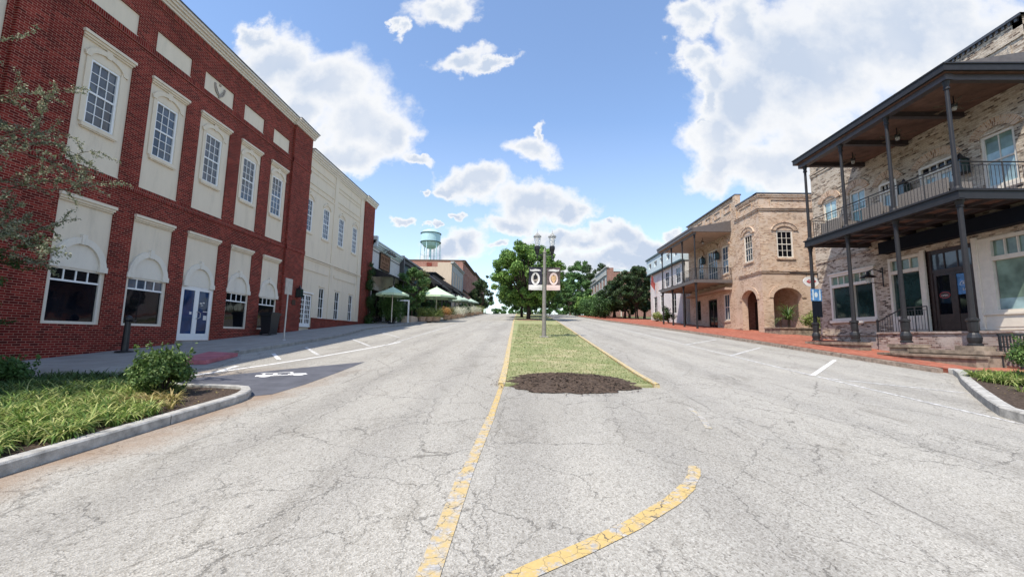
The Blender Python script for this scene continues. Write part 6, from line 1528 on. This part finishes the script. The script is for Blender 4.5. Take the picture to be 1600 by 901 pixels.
# ------------------------------------------------------------------ trees on the median and beyond
tree('broad bright green tree standing on the grass median behind the lamp', .55, 52, 10.4, 2.2, 5.0, 4.4, 'leaf', 44000, .15, 71, trunk_r=.26, nclump=190, clump=(.07, .125), bark='bark_dark')
tree('second median tree, just behind the broad one', -.3, 63, 10.0, 2.0, 4.6, 4.5, 'leaf_mid', 18000, .18, 72, trunk_r=.22, nclump=70, clump=(.10, .17), bark='bark_dark')
tree('third median tree, seen right of the broad one', 3.4, 72, 9.6, 1.8, 4.9, 4.4, 'leaf_mid', 16000, .2, 73, trunk_r=.25, nclump=70, clump=(.10, .17), bark='bark_dark')
tree('fourth median tree with dark leaves, farthest along the grass', 1.2, 84, 9.6, 1.6, 5.2, 4.5, 'leaf_dark', 14000, .22, 74, trunk_r=.25, nclump=60, clump=(.10, .17), bark='bark_dark')
def rt(i, x, y, h, rx, rz, mat, label, n=7000, size=.24, zb=None): tree(label, x, y, h, h*.25, rx, rz, mat, n, size, 80+i, trunk_r=.25, nclump=60, clump=(.11, .18), group='trees along the far right side of the street', zb=zb)
rt(0, 16.6, 123, 18.0, 5.6, 8.0, 'leaf_mid', 'tallest green tree left of the grey block building', 13000, .26)
rt(1, 12.6, 100, 11.0, 4.2, 4.9, 'leaf_mid', 'mid green tree just left of the tallest far right tree', 9000)
rt(2, 13.2, 84, 4.4, 2.9, 2.1, 'leaf', 'bright green rounded tree below the grey block building', 8000, .2)
rt(3, 9.9, 88, 6.6, 3.2, 3.2, 'leaf_mid', 'low green tree right of the lamp banners', 7000, .2)
rt(4, 7.4, 118, 12.5, 4.6, 6.0, 'leaf_mid', 'distant green tree behind the median trees', 8000, .28)
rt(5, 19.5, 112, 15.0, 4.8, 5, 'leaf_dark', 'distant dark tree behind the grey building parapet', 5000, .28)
for i, (x, y, h) in enumerate(((12.2,62,3.4),(12.6,67,3.2),(12.4,72.5,3.0),(11.9,79,3.4),(11.6,86,3.6),(11.4,94,4))):
    shrub(('nearest','second','third','fourth','fifth','farthest')[i]+' green hedge shrub in the row under the right hand trees', x, y, 4.4, h, 'leaf_mid' if i % 2 else 'leaf_ivy', 3600, .14, 90+i, z0=g(x, y), nclump=18, group='hedge shrubs along the far right kerb')
for i, (x, y, h, rx) in enumerate(((16.3,59.5,8.7,2.6),(15.0,61.5,7.4,2.8),(14.6,66.5,5.9,2.9),(14.2,73,4.4,2.8))):
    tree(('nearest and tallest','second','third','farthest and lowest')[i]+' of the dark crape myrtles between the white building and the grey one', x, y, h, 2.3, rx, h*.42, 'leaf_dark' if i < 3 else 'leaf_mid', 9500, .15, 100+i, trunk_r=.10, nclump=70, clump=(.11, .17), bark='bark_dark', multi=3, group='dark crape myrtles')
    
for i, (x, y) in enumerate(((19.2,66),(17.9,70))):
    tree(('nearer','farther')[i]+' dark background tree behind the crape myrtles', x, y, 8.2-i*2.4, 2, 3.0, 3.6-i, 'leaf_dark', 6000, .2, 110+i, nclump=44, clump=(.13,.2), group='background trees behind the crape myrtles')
# horizon trees
for i, (x, y, h) in enumerate(((-16,165,10),(-8,172,7),(-2,180,8.5),(5,170,10),(12,168,11),(19,160,10))):
    tree(('leftmost','second','third','fourth','fifth','rightmost')[i]+' low far tree beyond the crest of the street', x, y, h+2, 3, 5.5, (h+2)*.46, 'leaf_mid', 2600, .4, 120+i, nclump=34, clump=(.13,.2), z0=4.0, group='far trees beyond the street crest')

# ------------------------------------------------------------------ near planting
def near_shrub(label, x, y, w, h, seed, z0, n=7500, mat='leaf_bush', size=.036):
    rnd = random.Random(seed); T = thing('shrub', label, 'shrub', (x, y, z0)); cl = []
    for _ in range(34):
        t = rnd.uniform(0, 6.28); ph = rnd.uniform(-.35, 1.45); r = rnd.uniform(.35, .82)
        cl.append((Vector((x+w/2*r*cos(t)*cos(ph), y+w/2*r*sin(t)*cos(ph), z0+h*(.42+.46*r*sin(ph)))), w*rnd.uniform(.11, .18)))
    b = MB()
    for c, r in cl[::2]: tube(b, (x+rnd.uniform(-.1,.1), y+rnd.uniform(-.1,.1), z0-.05), c, .014, .005, 4, False)
    b.build('stem', 'bark_dark', T)
    b = MB(); leaf_cloud(b, cl, n, size, rnd, asp=.5, bias=.6)
    for _ in range(26):                          # a few stray shoots
        t = rnd.uniform(0, 6.28); p = Vector((x+w*.36*cos(t), y+w*.36*sin(t), z0+h*rnd.uniform(.6, .9))); d = Vector((cos(t)*.4, sin(t)*.4, 1)).normalized()
        leaf_cloud(b, [(p+d*k*.05, .03) for k in range(4)], 9, size, rnd)
    b.build('foliage', mat, T)
near_shrub('round glossy green shrub at the tip of the left planting island', -6.5, 7.35, 1.05, .95, 131, g(-6.4, 7.3)+.10, 12000, size=.031)
near_shrub('dense green shrub on the right planting bed at the frame edge', 12.55, 10.3, 1.3, 1.15, 132, g(12.8, 10.4)+.14, 15000)
near_shrub('low dark green shrub behind the strap leaf bed at the left frame edge', -10.7, 8.2, 1.4, .5, 133, g(-10, 8.4)+.1, 5200, 'leaf_mid', .04)
def spiky(label, x, y, z0, w, h, seed, mat):
    rnd = random.Random(seed); T = thing('spiky_plant', label, 'plant', (x, y, z0)); b = MB()
    for _ in range(90):
        a = rnd.uniform(0, 6.28); el = rnd.uniform(.2, 1.45); L_ = w*.5/max(.5, cos(el))*rnd.uniform(.8, 1); L_ = min(L_, h); d = Vector((cos(a), sin(a), 0)); s = Vector((-sin(a), cos(a), 0))*.045
        p = Vector((x, y, z0+h*.3)); q = p; ang = el; prev = None
        for k in range(4):
            q2 = q+(d*cos(ang)+Vector((0,0,1))*sin(ang))*L_/4; w0 = s*(1-.22*k); w1 = s*(1-.22*(k+1)); b.poly([q-w0, q+w0, q2+w1, q2-w1]); q = q2; ang -= .38
    b.build('foliage', mat, T); b = MB(); tube(b, (x, y, z0-.05), (x, y, z0+h*.35), .08); b.build('stem', 'bark', T)
def bed():
    b = MB(); F = W; x0, x1, y0, y1 = 17.45, 21.0, 28.5, 30.3; z = g(18, 29)
    box(b, W, x0, x1, z, z+.5, y0, y1); box(b, W, x0-.06, x1, z+.5, z+.58, y0-.06, y1)
    o = b.build('planter_wall', 'stone', None, loc=((x0+x1)/2, 29.4, z)); tag(o, 'low brick planter box at the foot of the tan brick house', 'planter')
bed()
spiky('large spiky sago like plant in the planter before the tan brick house', 18.5, 29.2, g(18, 29.4)+.55, 2.7, 1.75, 141, 'leaf_bush')
shrub('rounded variegated shrub right of the spiky plant in the planter', 20.2, 29.0, 2.0, 1.4, 'leaf_lime', 2400, .06, 142, z0=g(18, 29)+.5)
shrub('low green shrub with yellow tips before the white painted building', 16.4, 51.2, 1.9, 1.3, 'leaf_lime', 1400, .08, 143, z0=g(16, 51)+.14)
shrub('taller dark green potted shrub between the white building and the tan house', 16.0, 45.8, 1.7, 2.0, 'leaf_ivy', 1500, .08, 144, z0=g(16, 46)+.14)
# the pale leaved tree whose boughs reach in from the left
def bough_tree():
    rnd = random.Random(151); x, y = -11.6, 6.6; gz = g(x, y)+.1
    T = thing('tree', 'pale small leaved tree with thin boughs reaching in at the left frame edge', 'tree', (x, y, gz))
    b = MB(); tube(b, (x, y, gz-.1), (x+.1, y, gz+2.2), .11, .08, 8, False); tube(b, (x+.1, y, gz+2.2), (x, y+.1, gz+5.6), .08, .03, 8, False); b.build('trunk', 'bark', T)
    tw = MB(); cl = []; lf = MB(); lf2 = MB()
    def bough(p, d, L_, r, depth, mat):
        q = p
        n = 6
        for k in range(n):
            d = (d+Vector((rnd.gauss(0, .12), rnd.gauss(0, .12), rnd.gauss(-.015, .09)))).normalized(); q2 = q+d*L_/n
            tube(tw, q, q2, r*(1-k/n*.7), r*(1-(k+1)/n*.7), 4, False)
            if depth > 0 and rnd.random() < .92:
                s = Vector((rnd.gauss(0, 1), rnd.gauss(0, 1), rnd.gauss(0, .7))).normalized(); bough(q2, (d*.8+s*.75).normalized(), L_*.42, r*.55, depth-1, mat)
            if depth <= 1: leaf_cloud(mat, [(q2, .075)], 11 if depth == 0 else 7, .024, rnd, bias=1)
            q = q2
    for k in range(22):
        z = gz+1.1+4.6*(k/21); ang = rnd.uniform(-.75, 1.5) if k % 4 else rnd.uniform(2, 5)
        up = .10 if z < gz+3.5 else .3
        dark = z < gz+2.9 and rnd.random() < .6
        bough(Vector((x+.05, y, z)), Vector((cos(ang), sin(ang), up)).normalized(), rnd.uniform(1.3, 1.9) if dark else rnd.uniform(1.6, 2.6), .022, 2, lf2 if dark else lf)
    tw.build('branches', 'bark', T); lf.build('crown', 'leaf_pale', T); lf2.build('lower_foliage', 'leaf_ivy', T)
bough_tree()

# denser planting between the parasols
for i, (x, y, w, h, mt) in enumerate(((-12.4,43.4,2.2,2.2,'leaf_ivy'),(-11.8,48.8,2.0,1.6,'leaf_mid'),(-12.4,53,2.4,2.6,'leaf_ivy'),(-11.3,57.5,2.2,1.5,'leaf_dark'),(-12.2,61.5,2.4,2.4,'leaf_mid'),(-11.2,67,2.4,1.8,'leaf_ivy'),(-11.0,73,2.4,2.2,'leaf_mid'),(-10.6,80,2.6,2.6,'leaf_dark'))):
    shrub(('first','second','third','fourth','fifth','sixth','seventh','eighth')[i]+' dark leafy shrub counted from the vine, behind the kerb planters', x, y, w, h, mt, 2200, .085, 160+i, group='dark shrubs behind the kerb planters')
